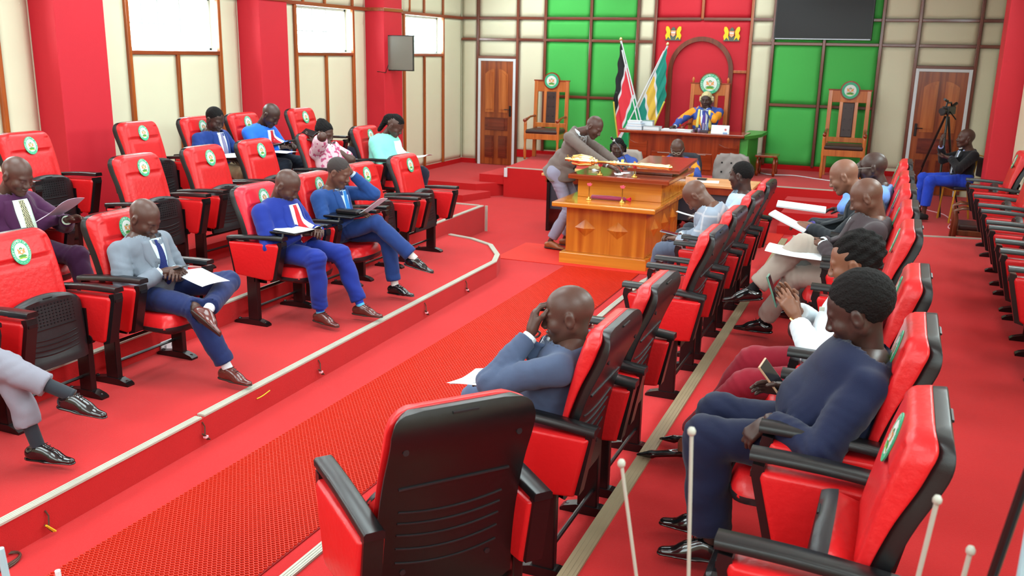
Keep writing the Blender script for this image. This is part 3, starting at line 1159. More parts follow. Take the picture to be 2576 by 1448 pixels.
# mace on its two stands
mc = empty('ceremonial_mace', (-2.93, 10.12, 1.13), 0, 'long golden ceremonial mace lying on two small stands over the wooden table', 'mace')
sc = 1.0
prof = [(.004, -.63), (.022, -.625), (.016, -.60), (.03, -.585), (.024, -.56), (.012, -.55), (.035, -.54), (.052, -.50), (.062, -.45), (.060, -.40), (.052, -.34), (.040, -.30), (.046, -.29), (.046, -.275), (.020, -.26), (.030, -.245), (.017, -.23)]
MB().lathe(prof, n=20, axis='X').build('mace_head', GOLD, mc, smooth=True)
for k in range(8):
    a = 2 * PI * k / 8
    MB().tube([(-.54, .045 * math.cos(a), .045 * math.sin(a)), (-.44, .066 * math.cos(a), .066 * math.sin(a)), (-.30, .048 * math.cos(a), .048 * math.sin(a))], .006, 5).build('rib', GOLD, mc)
q = MB().tube([(-.60, 0, .02), (-.60, 0, .055)], .008, 6)
q.tube([(-.60, -.02, .04), (-.60, .02, .04)], .006, 6)
q.build('cross', GOLD, mc)
sh = [(.016, -.23), (.016, -.09), (.028, -.08), (.020, -.06), (.030, -.04), (.022, -.015), (.016, 0), (.016, .20), (.026, .21), (.019, .23), (.026, .25), (.032, .28), (.028, .33), (.034, .38), (.028, .44), (.033, .50), (.028, .56), (.036, .60), (.026, .63), (.012, .64)]
MB().lathe(sh, n=14, axis='X').build('mace_shaft', GOLD, mc, smooth=True)
mc.rotation_euler = (0, math.radians(1.0), 0)
BR, PK = BRASS, mat('pink_flower', (240, 90, 120), .6)
for (x, y, z, top, lab, red) in ((-3.13, 10.12, .985, .095, 'brass mace stand under the head of the golden mace', 0), (-2.72, 10.12, .985, .10, 'brass mace stand under the shaft of the golden mace', 0),
                                 (-3.19, 9.93, .715, .16, 'small brass stand with pink cup, left of the maroon cushion', 1), (-2.80, 9.93, .715, .16, 'small brass stand with pink cup, right end of the maroon cushion', 1)):
    s_ = empty('brass_stand', (x, y, z), 0, lab, 'stand', 'brass stands on the wooden table')
    MB().lathe([(.035, 0), (.035, .008), (.022, .02), (.010, .032), (.008, .04)], n=14).build('base', BR, s_, smooth=True)
    MB().lathe([(.007, .03), (.006, top)], n=8).build('stem', BR, s_)
    q = MB()
    q.tube([(-.001, -.026, top + .035), (0, -.018, top + .008), (0, 0, top), (0, .018, top + .008), (0, .026, top + .035)], .006, 6)
    q.tube([(-.026, 0, top + .03), (-.015, 0, top + .006), (0, 0, top), (.015, 0, top + .006), (.026, 0, top + .03)], .006, 6)
    q.build('cradle', mat('red_velvet', (205, 40, 50), .8) if not red else PK, s_)
cs = empty('bolster_cushion', (-2.99, 10.05, .715), 0, 'long maroon cushion with a red tassel on the wooden table ledge', 'cushion')
q = MB()
for k in range(11):
    pass
q.tube([(-.215, 0, .022), (-.20, 0, .024), (.0, 0, .026), (.19, 0, .024), (.205, 0, .022)], [.006, .026, .03, .026, .008], 12)
q.v = [(v[0], v[1] * 1.5, v[2] * .9) for v in q.v]
q.build('cushion_body', mat('maroon_velvet', (150, 20, 70), .6, sheen=.4), cs, smooth=True)
q = MB()
for k in range(14):
    a = 2 * PI * k / 14
    q.tube([(.205, 0, .022), (.235, .02 * math.cos(a), .022 + .014 * math.sin(a)), (.255, .034 * math.cos(a), .024 + .022 * math.sin(a))], .005, 4)
q.build('tassel', mat('red_tassel', (235, 30, 70), .8), cs)['kind'] = 'stuff'
# microphone, papers and box on the table
m_ = empty('gooseneck_microphone', (-3.0, 10.85, .985), 0, 'gooseneck microphone with a glowing red ring on the wooden table', 'microphone')
MB().box(-.05, .05, -.06, .06, 0, .03, .01).build('base', mat('grey_plastic', (140, 150, 160), .4), m_)
MB().tube([(0, 0, .03), (-.03, -.02, .10), (-.085, -.10, .25), (-.15, -.16, .345)], .006, 8).build('gooseneck', mat('grey_metal', (120, 125, 135), .35, metal=.8), m_)
MB().tube([(-.15, -.16, .345), (-.18, -.19, .385)], .013, 10).build('microphone_head', BLACK, m_)
MB().tube([(-.15, -.16, .343), (-.159, -.17, .356)], .0155, 12).build('light_ring', None, m_)
lr = bpy.data.materials.new('red_glow')
lr.use_nodes = True
lr.node_tree.nodes['Principled BSDF'].inputs['Emission Color'].default_value = (1, .06, .02, 1)
lr.node_tree.nodes['Principled BSDF'].inputs['Emission Strength'].default_value = 4
m_.children[-1].data.materials.append(lr)


def sheet(name, loc, w, h, rot, label, cat='paper', n=8, curl=.0, m=None, thick=.0015, group=None, lines=0, parent=None, text=None):
    """a sheet of paper with a soft curl; local x = width, y = length"""
    mb = MB()
    us = np.linspace(-.5, .5, n + 1)
    for zz_ in (0, -thick):
        base = len(mb.v)
        mb.add([(u * w, v * h, zz_ + curl * (4 * u * u) + curl * .5 * math.sin(v * 3 + 1)) for u in us for v in us], grid_faces(n + 1, n + 1, zz_ < 0))
    nn = n + 1
    ring = [(0, j) for j in range(nn)] + [(i, nn - 1) for i in range(1, nn)] + [(nn - 1, j) for j in range(nn - 2, -1, -1)] + [(i, 0) for i in range(nn - 2, 0, -1)]
    for a in range(len(ring)):
        i, j = ring[a]
        i2, j2 = ring[(a + 1) % len(ring)]
        mb.f.append((i * nn + j, i2 * nn + j2, nn * nn + i2 * nn + j2, nn * nn + i * nn + j))
        mb.mi.append(0)
    o = mb.build(name, m or PAPER, parent, loc, rot, smooth=False)
    if parent is None: tag(o, label, cat, group)
    if lines or text:
        q = MB()
        y = .36
        if text:
            for tx, sz in text:
                vs, fs = text_mesh(tx, sz)
                q.add([(v[0], v[1] + h * y, .0012 + curl * (4 * (v[0] / w) ** 2) + curl * .5 * math.sin((v[1] + h * y) / h * 3 + 1)) for v in vs], fs)
                y -= (sz * 1.35) / h
        for k in range(lines):
            L_ = random.uniform(.25, .42) * w
            if y < -.42: break
            y0 = y * h - .02
            for sgx in range(5):
                xa, xb = -.40 * w + (L_ * 2) * sgx / 5, -.40 * w + (L_ * 2) * (sgx + 1) / 5
                f_ = lambda x_, y_: (x_, y_, .0012 + curl * (4 * (x_ / w) ** 2) + curl * .5 * math.sin(y_ / h * 3 + 1))
                q.add([f_(xa, y0), f_(xb, y0), f_(xb, y0 + .0022), f_(xa, y0 + .0022)], [(0, 1, 2, 3)])
            y -= .03
        q.build('printed_text', INK, o)['kind'] = 'stuff'
    return o


sheet('paper', (-2.93, 10.42, .988), .14, .10, (0, 0, .3), 'small white paper before the microphone on the wooden table', curl=.004)
sheet('paper', (-3.28, 10.45, .988), .09, .07, (0, 0, -.3), 'crumpled white slip by the standing man on the wooden table', curl=.012)
tag(MB().box(-.06, .06, -.045, .045, 0, .05, .006).build('tissue_box', mat('yellow_white_box', (232, 214, 150), .6), None, (-3.36, 10.62, .987)), 'small yellow and white box near the standing man on the wooden table', 'box')

# long orange table behind the mace table
ot = empty('long_table', (-3.0, 11.76, 0), 0, 'long orange-topped office table behind the mace table with dark panels', 'table')
ORT = wood('orange_laminate', (226, 150, 88), (240, 176, 116), .35, .2, 'X', 2)
MB().box(-1.35, 1.42, -.33, .36, .745, .78, .006).build('table_top', ORT, ot)
MB().box(-1.30, 1.37, -.30, -.27, .66, .745).build('apron', WOODR, ot)
DG = mat('dark_grey_laminate', (60, 62, 74), .5)
MB().box(-1.28, 1.35, -.26, -.24, .30, .66).build('modesty_panel', DG, ot)
for x in (-1.28, 1.30, .02):
    MB().box(x, x + .04, -.30, .32, 0, .745).build('leg_panel', METALB, ot)
sheet('paper', (-2.2, 11.72, .783), .30, .21, (0, 0, .15), 'white papers on the orange table beside the clerk in glasses', curl=.003, thick=.008)
tag(MB().box(-.06, .06, -.03, .03, 0, .02, .006).build('phone', BLACK, None, (-2.28, 11.80, .792)), 'black phone on the papers beside the clerk in glasses', 'phone')

# speaker's desk on the stage
dk = empty('speaker_desk', (-3.2, 14.9, .48), 0, 'tall red-brown wooden desk of the speaker on the stage with green sides', 'desk')
GREENB = mat('green_board', (70, 160, 60), .5)
dx, dy, dz = 3.2, -14.9, -.48


def DB(name, m, x0, x1, y0, y1, z0, z1, b_=.006, par=None):
    return MB().box(x0 + dx, x1 + dx, y0 + dy, y1 + dy, z0 + dz, z1 + dz, b_).build(name, m, par or dk)


DB('desk_top', WOODRX, -4.24, -2.22, 14.62, 15.28, 1.10, 1.15, .012)
fr = DB('front_panel', WOODR, -4.08, -2.30, 14.75, 14.79, .48, 1.10)
for x0, x1 in ((-4.08, -3.78), (-2.62, -2.32)):
    q = MB()
    n = 10
    poly = [(x0 + dx, .56 + dz), (x1 + dx, .56 + dz)] + [(x1 + dx - (x1 - x0) * k / n, .98 + dz - .05 * math.sin(PI * k / n)) for k in range(n + 1)]
    q.prism(poly, 14.725 + dy, 14.75 + dy, 'Y')
    q.build('raised_panel', WOODRX, fr)
for x0, x1 in ((-3.70, -3.30), (-3.22, -2.72)):
    DB('raised_panel', WOODRX, x0, x1, 14.73, 14.75, .56, .82, .006, fr)
    DB('silver_rail', NOSING, x0 + .1, x1 - .1, 14.722, 14.732, .80, .806, 0, fr)
DB('side_panel', GREENB, -2.32, -2.18, 14.80, 15.9, .48, 1.08, .003)
DB('side_panel', GREENB, -4.12, -4.06, 14.80, 15.2, .48, 1.08, .003)
q = MB().prism([(-2.22 + dx, 14.66 + dy), (-2.05 + dx, 15.3 + dy), (-2.05 + dx, 16.0 + dy), (-2.35 + dx, 16.0 + dy), (-2.35 + dx, 15.28 + dy), (-2.22 + dx, 15.28 + dy)], 1.08 + dz, 1.13 + dz)
q.build('side_top', GREENB, dk)


def book(x, y, z, w, d, h, rz, m, label, cat='folder', gr=None):
    o = empty(cat.replace(' ', '_'), (x, y, z), rz, label, cat, gr)
    c = MB()
    c.box(-w / 2, w / 2, -d / 2, d / 2, 0, .003)
    c.box(-w / 2, w / 2, -d / 2, d / 2, h - .003, h)
    c.box(-w / 2, -w / 2 + .004, -d / 2, d / 2, 0, h)
    c.build('cover', m, o)
    MB().box(-w / 2 + .004, w / 2 - .006, -d / 2 + .004, d / 2 - .004, .003, h - .003).build('pages', PAPER, o)
    return o


BLU = mat('pale_blue_cover', (170, 195, 225), .5)
GRN = mat('grey_green_cover', (110, 150, 140), .5)
GRY = mat('grey_cover', (150, 155, 160), .5)
book(-4.02, 14.84, 1.15, .26, .2, .05, .05, BLU, 'pale blue folder at the bottom of the pile on the speaker desk', gr='folders on the speaker desk')
book(-4.01, 14.84, 1.20, .24, .19, .04, -.04, BLU, 'pale blue folder in the middle of the pile on the speaker desk', gr='folders on the speaker desk')
book(-4.03, 14.85, 1.24, .22, .18, .045, .08, PAPER, 'white folder on top of the pile on the speaker desk', gr='folders on the speaker desk')
book(-3.86, 15.05, 1.15, .18, .22, .13, .1, GRN, 'thick grey-green binder behind the pile on the speaker desk', gr='folders on the speaker desk')
book(-3.74, 14.88, 1.15, .27, .2, .055, -.03, GRY, 'grey binder lying right of the pile on the speaker desk', gr='folders on the speaker desk')
book(-3.42, 14.95, 1.15, .34, .24, .02, .03, PAPER, 'open white book in front of the speaker', 'book')
book(-3.18, 14.80, 1.15, .22, .2, .03, .02, PAPER, 'stack of white papers before the speaker, at the desk edge', 'papers')
cal = empty('desk_calendar', (-2.63, 14.82, 1.15), .03, 'white tent calendar standing on the right end of the speaker desk', 'calendar')
q = MB().prism([(-.05, 0), (.05, 0), (.0, .125)], -.14, .14, 'X')
q.build('calendar_card', PAPER, cal)
MB().box(.05, .12, -.053, -.047, .0, .02).build('printed_mark', mat('pale_blue_print', (150, 190, 235), .6), cal)
q = MB().lathe([(.018, 0), (.018, .001)], n=16, axis='Y').xf(Matrix.Translation((.085, -.036, .06)))
q.build('printed_seal', mat('pale_red_print', (225, 130, 130), .6), cal)
pen = empty('pen_holder', (-2.88, 14.80, 1.15), 0, 'clear pen holder full of pens beside the white tent calendar', 'pen holder')
MB().box(-.06, .06, -.03, .03, 0, .04, .004).build('holder', mat('smoked_plastic', (70, 60, 70), .3), pen)
for k in range(5):
    MB().tube([(-.045 + .022 * k, 0, .02), (-.05 + .025 * k, .01, .15)], .005, 6).build('pen', [BLACK, WHITE, GRY, WHITE, BLU][k], pen)
for k, (x, c) in enumerate(((-3.02, (60, 50, 60)), (-2.97, (150, 130, 170)))):
    tag(MB().lathe([(.022, 0), (.024, .05), (.016, .06), (.0, .062)], n=12).build('ink_stamp', mat('stamp_%d' % k, c, .4), None, (x, 14.84, 1.15), smooth=True), ('dark' if k == 0 else 'lilac') + ' round stamp before the speaker, left of the pens', 'stamp')


# ------------------------------------------------------------------ ceremonial wooden armchairs
EMBB = emblem_mesh(.13, .012, detail=False)
EMBC = emblem_mesh(.165, .012, detail=True)


def turned(x, y, z0, z1, r):
    n = 14
    pr = []
    for k in range(n + 1):
        u = k / n
        rr = r * (.62 + .38 * abs(math.sin(u * PI * 2.5)))
        if u > .78: rr = r
        pr.append((rr, z0 + (z1 - z0) * u))
    return MB().lathe(pr, (x, y, 0), 12)


def throne(x, y, rz, label, big=False):
    t = empty('ceremonial_armchair', (x, y, .48), rz, label, 'armchair', 'ceremonial wooden armchairs')
    w = .29
    tall = 1.36 if not big else 1.40
    for sx in (-1, 1):
        q = MB().box(sx * w - .032, sx * w + .032, .24, .30, 0, tall, .006)
        for i in range(len(q.v)):
            v = q.v[i]
            q.v[i] = (v[0], v[1] + max(0, v[2] - .5) * .07, v[2])
        q.build('back_post', CHAIRW, t)
        turned(sx * (w + .01), -.26, 0, .68, .028).build('front_leg', CHAIRW, t, smooth=True)
        MB().tube([(sx * (w + .01), -.32, .69), (sx * (w + .01), -.2, .70), (sx * (w + .01), 0, .735), (sx * w, .28, .74)], [.03, .028, .02, .02], 8).build('arm', WOODR, t, smooth=True)
    for (z0, z1, y0, nm) in ((.36, .46, -.27, 'apron'), (.54, .62, .27, 'back_rail')):
        MB().box(-w, w, y0 - .015, y0 + .02, z0, z1, .006).build(nm, CHAIRW, t)
    for sx in (-1, 1): MB().box(sx * w - .015, sx * w + .015, -.26, .27, .36, .45, .004).build('side_rail', CHAIRW, t)
    q = MB().box(-w - .01, w + .01, -.29, .25, .455, .53, .03)
    q.build('seat', DKLEATHER, t, smooth=False)
    yb = .33
    MB().box(-w - .03, w + .03, yb - .02, yb + .02, tall - .19, tall, .006).build('top_rail', CHAIRW, t)
    MB().box(-w - .045, w + .045, yb - .03, yb + .03, tall - .005, tall + .018, .005).build('cornice', WOODR, t)
    for sx in (-1, 1):
        q = MB().box(sx * .115 - .027, sx * .115 + .027, .275, .305, .60, tall - .18, .004)
        q.v = [(v[0], v[1] + (v[2] - .5) * .05, v[2]) for v in q.v]
        q.build('back_slat', CHAIRW, t)
    q = MB().box(-.09, .09, .268, .30, .62, tall - .19, .012)
    q.v = [(v[0], v[1] + (v[2] - .5) * .05, v[2]) for v in q.v]
    bp = q.build('back_pad', DKLEATHER if not big else mat('maroon_leather', (120, 50, 60), .4), t)
    for sx in (-1, 1):
        for k in range(3):
            MB().lathe([(.010, 0), (.007, .005)], (sx * .045, .262 + (.2 + .17 * k) * .05, .74 + .17 * k), 8, 'Y').build('button', BLACK, bp)
    if big:
        for sx in (-1, 1):
            MB().lathe([(.022, tall), (.012, tall + .03), (.026, tall + .06), (.020, tall + .085), (.004, tall + .11)], (sx * (w + .0), yb, 0), 10).build('finial', CHAIRW, t, smooth=True)
    r_ = .165 if big else .13
    q = MB().lathe([(r_ + .022, yb - .03), (r_ + .022, yb + .02)], (0, 0, 0), 28, 'Y')
    rd = q.xf(Matrix.Translation((0, 0, tall - .0))).build('roundel', WOODR, t)
    e = link('emblem', EMBC if big else EMBB, EM_MATS if not (EMBC if big else EMBB).materials else None, rd)
    e.location = (0, yb - .031, tall)
    e.rotation_euler = (0, 0, -PI / 2)
    return t


throne(-5.86, 15.55, math.radians(4), 'wooden armchair with round emblem near the left door on the stage')
throne(-.80, 15.62, math.radians(2), 'wooden armchair with round emblem near the right door on the stage')
throne(-3.02, 15.45, 0, 'wooden armchair of the speaker with tall finials and a large emblem', True)

# ------------------------------------------------------------------ flags
FB, FR, FG, FW = mat('flag_black', (28, 30, 34), .8), mat('flag_red', (226, 52, 66), .8), mat('flag_green', (20, 160, 96), .8), mat('flag_white', (224, 222, 226), .8)
FT, FY = mat('flag_teal', (24, 140, 122), .8), mat('flag_yellow', (226, 184, 70), .8)
FRINGE = mat('gold_fringe', (214, 194, 70), .7)


def flag(name, base, top, side, bands, label, drop, reach):
    t = empty(name, base, 0, label, 'flag')
    b0, t0 = Vector((0, 0, 0)), Vector(top) - Vector(base)
    MB().tube([b0, t0], .017, 10).build('pole', WHITE, t)
    pb = Vector((0, .0, 0))
    MB().lathe([(.022, 0), (.03, .02), (.022, .045), (.008, .06)], tuple(t0), 10).build('finial', GOLD, t, smooth=True)
    MB().lathe([(.13, 0), (.13, .02), (.04, .04), (.03, .10)], n=20).build('foot', BRASS, t, smooth=True)
    nu, nv = 40, 26
    vs, mi = [], []
    for i in range(nu + 1):
        s_ = i / nu
        hp = t0 * (1 - .02 - s_ * .66)
        for j in range(nv + 1):
            v = j / nv
            g = reach * (.25 + .75 * s_) * v ** .75
            wv = math.sin(v * 17 + s_ * 3) * .028 * v + math.sin(v * 31 - s_ * 5) * .010 * v
            x = hp.x + side * (g + .010 * math.sin(v * 23))
            z = hp.z - drop * v * (1.05 - .25 * s_)
            vs.append((x, hp.y - .02 + wv, z))
    mb = MB()
    mb.add(vs, [])
    for i in range(nu):
        s_ = (i + .5) / nu
        ci = next(k for k, b_ in enumerate(bands) if s_ <= b_[0])
        for j in range(nv):
            mb.f.append((i * (nv + 1) + j, (i + 1) * (nv + 1) + j, (i + 1) * (nv + 1) + j + 1, i * (nv + 1) + j + 1))
            mb.mi.append(ci)
    o = mb.build('flag_cloth', [b_[1] for b_ in bands], t, smooth=True)
    q = MB()
    q.tube([vs[nu * (nv + 1) + j] for j in range(nv + 1)], .014, 5)
    q.tube([vs[i * (nv + 1) + nv] for i in range(nu + 1)], .014, 5)
    q.build('fringe', FRINGE, t, smooth=True)
    return t


flag('national_flag', (-3.99, 15.9, .48), (-4.646, 15.9, 2.56), -1, [(.24, FB), (.30, FW), (.62, FR), (.68, FW), (1.01, FG)], 'black, red and green striped flag with gold fringe on a leaning white pole', .95, .34)
flag('county_flag', (-4.66, 15.98, .48), (-3.816, 15.9, 2.49), 1, [(.30, FT), (.34, FW), (.58, FY), (.62, FW), (1.01, FT)], 'teal flag with a yellow band on a leaning white pole behind the speaker desk', .85, .16)
for dxx, xb, xt, lab in ((.05, -4.05, -4.6, 'thin white pole alongside the pole of the striped flag'), (0, -4.74, -3.86, 'thin white pole alongside the pole of the teal flag')):
    tag(MB().tube([(xb, 15.84, .48), (xt, 15.84, 2.40)], .012, 8).build('spare_pole', WHITE), lab, 'pole')

# crests above the arch
YEL, CRG, CRR = mat('crest_yellow', (250, 205, 20), .4), mat('crest_grey_green', (84, 100, 90), .5), mat('crest_cream', (236, 170, 130), .5)
for x, lab in ((-3.81, 'gold and grey crest with two lions, left above the arch'), (-2.81, 'gold and grey crest with two lions, right above the arch')):
    t = empty('wall_crest', (x, YB - .024, 2.69), 0, lab, 'crest', 'crests above the arch')
    for sx in (-1, 1):
        q = MB()
        pts = [(.04, -.10), (.06, -.02), (.05, .04), (.075, .10), (.10, .125), (.13, .12), (.135, .07), (.115, .02), (.14, -.03), (.12, -.10), (.085, -.05)]
        q.prism([(sx * a, c) for a, c in (pts if sx > 0 else pts[::-1])], -.03, 0, 'Y')
        q.build('lion', YEL, t)
    q = MB()
    q.prism([(-.14, -.11), (.14, -.11), (.12, -.06), (.06, -.03), (0, -.02), (-.06, -.03), (-.12, -.06)], -.025, 0, 'Y')
    q.build('mountain', CRG, t)
    q = MB().prism([(0, -.05), (.035, -.02), (.042, .06), (0, .10), (-.042, .06), (-.035, -.02)], -.035, 0, 'Y')
    q.build('shield', CRR, t)
    q = MB().prism([(-.042, .055), (.042, .055), (.03, .09), (0, .115), (-.03, .09)], -.038, 0, 'Y')
    q.build('shield_top', CRG, t)
    q = MB().prism([(-.038, .012), (.038, .012), (.038, .03), (-.038, .03)], -.038, 0, 'Y')
    q.build('shield_band', WHITE, t)

# televisions
SCR = mat('dark_screen', (20, 12, 16), .22, spec=.25)
tv = empty('wall_television', (-1.35, YB - .07, 2.98), 0, 'big dark television over the right green panels', 'television')
MB().box(-.76, .76, -.03, .03, -.36, .50, .008).build('housing', BLACK, tv)
MB().box(-.74, .74, -.034, -.028, -.33, .48).build('screen', SCR, tv)
MB().box(-.74, .74, -.036, -.03, -.355, -.342).build('bottom_trim', mat('silver_trim', (170, 175, 185), .3, metal=.7), tv)
tv2 = empty('side_television', (-7.36, 13.0, 2.28), 0, 'grey-screened television on a bracket at the third red pillar', 'television')
M = Matrix.Rotation(math.radians(8), 4, 'Z')
q = MB().box(-.215, .215, -.025, .025, -.27, .27, .006).xf(M)
q.build('housing', BLACK, tv2)
q = MB().box(-.205, .205, -.03, -.024, -.255, .255).xf(M)
q.build('screen', mat('grey_screen', (112, 106, 96), .25), tv2)
q = MB().box(-.19, -.02, .02, .10, -.0, .16, .004).box(-.24, -.0, .06, .14, .02, .05)
q.build('bracket', METALB, tv2)
q = MB()
q.tube([(-7.56, 12.95, 2.1), (-7.55, 12.85, 1.98), (-7.555, 12.6, 2.0)], .006, 5)
tag(q.build('cable', METALB), 'thin cable hanging on the third red pillar under the small television', 'cable')


# office chairs behind the orange table
def office(x, y, rz, label, m, tufted=False):
    t = empty('office_chair', (x, y, 0), rz, label, 'chair')
    q = MB()
    V = []
    nu, nv = 12, 14
    for i in range(nu):
        u = i / (nu - 1)
        for j in range(nv):
            s_ = -1 + 2 * j / (nv - 1)
            w = .26 - .04 * max(0, u - .75) * 4 * 1
            V.append((s_ * w, .24 - .07 * (1 - s_ * s_) * 0 + .05 * u - .05 * (s_ * s_) - .02 * (tufted and (math.sin(i * 1.6) * math.sin(j * 1.45)) or 0), .50 + .50 * u + (.0 if abs(s_) < .8 else -.02)))
    q.add(V, grid_faces(nu, nv))
    me = q.build('backrest', m, t, smooth=True)
    sm = me.modifiers.new('s', 'SOLIDIFY')
    sm.thickness = .07
    sm.offset = -1
    MB().box(-.26, .26, -.24, .24, .42, .52, .03).build('seat', m, t)
    MB().lathe([(.03, .06), (.03, .42)], n=10).build('column', METALB, t)
    for k in range(5):
        a = 2 * PI * k / 5
        MB().tube([(0, 0, .10), (.26 * math.cos(a), .26 * math.sin(a), .05)], .02, 6).build('base_leg', METALB, t)
        MB().lathe([(.028, -.02), (.028, .02)], (.27 * math.cos(a), .27 * math.sin(a), .03), 8, 'Y').build('castor', BLACK, t)
    if tufted:
        for i in range(3):
            for j in range(3):
                MB().lathe([(.014, 0), (.010, .006)], (-.13 + .13 * j + (.0), .165, .62 + .13 * i), 8, 'Y').build('button', BLACK, me)
    return t


TAUPE = mat('taupe_fabric', (150, 138, 134), .8)
office(-2.14, 12.95, 0, 'empty tufted grey office chair behind the orange table', TAUPE, True)
office(-3.62, 12.72, 0, 'grey-brown office chair under the woman clerk', mat('light_taupe', (170, 156, 146), .8))
office(-2.78, 12.75, 0, 'dark office chair under the man clerk in glasses', mat('dark_office_fabric', (46, 44, 52), .8))
sb = empty('carved_side_table', (-1.98, 15.3, .48), 0, 'small dark carved table behind the green end of the speaker desk', 'table')
MB().box(-.12, .22, -.2, .2, .30, .335, .006).build('table_top', WOODR, sb)
for ax in (-.08, .18):
    for ay in (-.16, .16): MB().lathe([(.018, 0), (.03, .06), (.015, .1), (.03, .18), (.015, .3)], (ax, ay, 0), 8).build('leg', WOODR, sb, smooth=True)

# camera on tripod, banquet chair, dark wooden seat near the right door
tp = empty('video_tripod', (.64, 14.3, .22), 0, 'black video camera tripod before the right door', 'tripod')
hd = Vector((-.06, 0, 1.36))
for (fx, fy) in ((-.42, .55), (-.0, -.62 + .2), (.26, .1)):
    MB().tube([hd + Vector((fx * .06, fy * .06, 0)), hd + Vector((fx * .55, fy * .55, -.75))], .016, 8).build('upper_leg', BLACK, tp)
    MB().tube([hd + Vector((fx * .5, fy * .5, -.7)), Vector((fx, fy, 0.01))], .011, 8).build('lower_leg', BLACK, tp)
MB().tube([hd + Vector((0, 0, .06)), hd + Vector((0, 0, -.55))], .014, 8).build('centre_column', BLACK, tp)
MB().tube([hd + Vector((0, 0, .1)), hd + Vector((.10, -.22, -.02))], .009, 8).build('pan_handle', BLACK, tp)
vc = empty('video_camera', (.58, 14.3, 1.66), math.radians(-115), 'black video camera mounted on the tripod by the right door', 'video camera')
MB().box(-.14, .10, -.05, .05, -.05, .06, .012).build('body', BLACK, vc)
MB().tube([(.09, 0, .0), (.20, 0, .0)], [.04, .045], 14).build('lens', BLACK, vc)
MB().tube([(-.10, 0, .06), (-.07, 0, .11), (.06, 0, .11), (.08, 0, .06)], .013, 8).build('handle', BLACK, vc)
MB().tube([(-.10, 0, .05), (-.2, .02, .10)], .022, 10).build('viewfinder', BLACK, vc)
MB().tube([(.05, 0, .13), (.16, 0, .16)], .017, 8).build('microphone', METALB, vc)
MB().box(-.05, .05, -.085, -.055, -.07, .03, .006).build('side_grip', BLACK, vc)
gc = empty('banquet_chair', (.86, 13.75, .22), math.radians(200), 'gold-framed banquet chair with dark seat under the gesturing man', 'chair')
GLD = mat('gold_paint', (214, 164, 50), .35, metal=.5)
for sx in (-1, 1):
    MB().tube([(.20, sx * .19, 0), (.17, sx * .19, .44), (-.15, sx * .19, .44), (-.22, sx * .19, 0)], .014, 8).build('leg_frame', GLD, gc)
MB().tube([(.17, -.19, .44), (.17, .19, .44)], .014, 8).build('seat_rail', GLD, gc)
MB().box(-.2, .2, -.21, .21, .445, .49, .018).build('seat', mat('navy_vinyl', (34, 34, 52), .5), gc)
MB().tube([(-.17, -.19, .44), (-.24, -.19, .88), (-.24, .19, .88), (-.17, .19, .44)], .014, 8).build('back_frame', GLD, gc)
MB().box(-.25, -.22, -.17, .17, .60, .86, .012).build('back_pad', MATS['navy_vinyl'], gc)
wc = empty('low_wooden_armchair', (.98, 12.15, .34 - .12), math.radians(180), 'low dark wooden armchair with brown seat by the far right chairs', 'armchair')
DW = wood('dark_brown_wood', (90, 44, 26), (130, 68, 40), .35, .3, 'Z', 6)
for sy in (-1, 1):
    MB().tube([(.26, sy * .22, .0), (.25, sy * .22, .30), (.27, sy * .22, .40), (.20, sy * .22, .44), (-.2, sy * .22, .42)], .026, 8).build('arm', DW, wc, smooth=True)
    MB().box(-.24, -.19, sy * .22 - .025, sy * .22 + .025, 0, .62, .006).build('back_post', DW, wc)
MB().box(-.22, .24, -.2, .2, .10, .17, .01).build('seat_frame', DW, wc)
MB().box(-.2, .22, -.19, .19, .17, .24, .025).build('seat', DKLEATHER, wc)
MB().box(-.24, -.2, -.2, .2, .36, .58, .01).build('back_panel', DW, wc)

# cables and sockets
def cable(name, pts, r, m, label, z=None):
    P_ = [Vector(p) for p in pts]
    out = []
    n = len(P_)
    for i in range(n - 1):
        a, b_, c, d = P_[max(0, i - 1)], P_[i], P_[i + 1], P_[min(n - 1, i + 2)]
        for k in range(6):
            u = k / 6
            out.append(.5 * ((2 * b_) + (c - a) * u + (2 * a - 5 * b_ + 4 * c - d) * u * u + (3 * b_ - a - 3 * c + d) * u ** 3))
    out.append(P_[-1])
    return tag(MB().tube(out, r, 6).build(name, m, smooth=True), label, 'cable')


BRC = mat('brown_cable', (84, 56, 44), .5)
YC = mat('yellow_cable', (225, 190, 40), .5)
TAPE = mat('pink_tape', (245, 190, 200), .6)
cable('cable', [(.24, 15.6, .225), (.32, 14.9, .226), (.5, 14.5, .226), (.7, 14.2, .226), (.78, 13.6, .226), (.72, 13.1, .226), (.82, 12.8, .226)], .007, TAPE, 'pinkish cable winding over the carpet past the tripod')
cable('cable', [(-.1, 15.2, .226), (.05, 14.6, .226), (.35, 14.3, .226)], .006, METALB, 'dark cable on the carpet before the right door')
tag(MB().box(-.03, .03, -.08, .08, 0, .035, .008).build('power_adapter', mat('grey_adapter', (96, 100, 110), .4), None, (.30, 15.25, .225)), 'grey power adapter on the carpet by the right door', 'adapter')
cable('cable', [(-2.1, 15.6, .488), (-1.9, 15.35, .488), (-1.5, 15.42, .488), (-1.15, 15.2, .488), (-.9, 15.05, .488)], .008, WHITE, 'white cable lying on the stage carpet toward the right armchair')


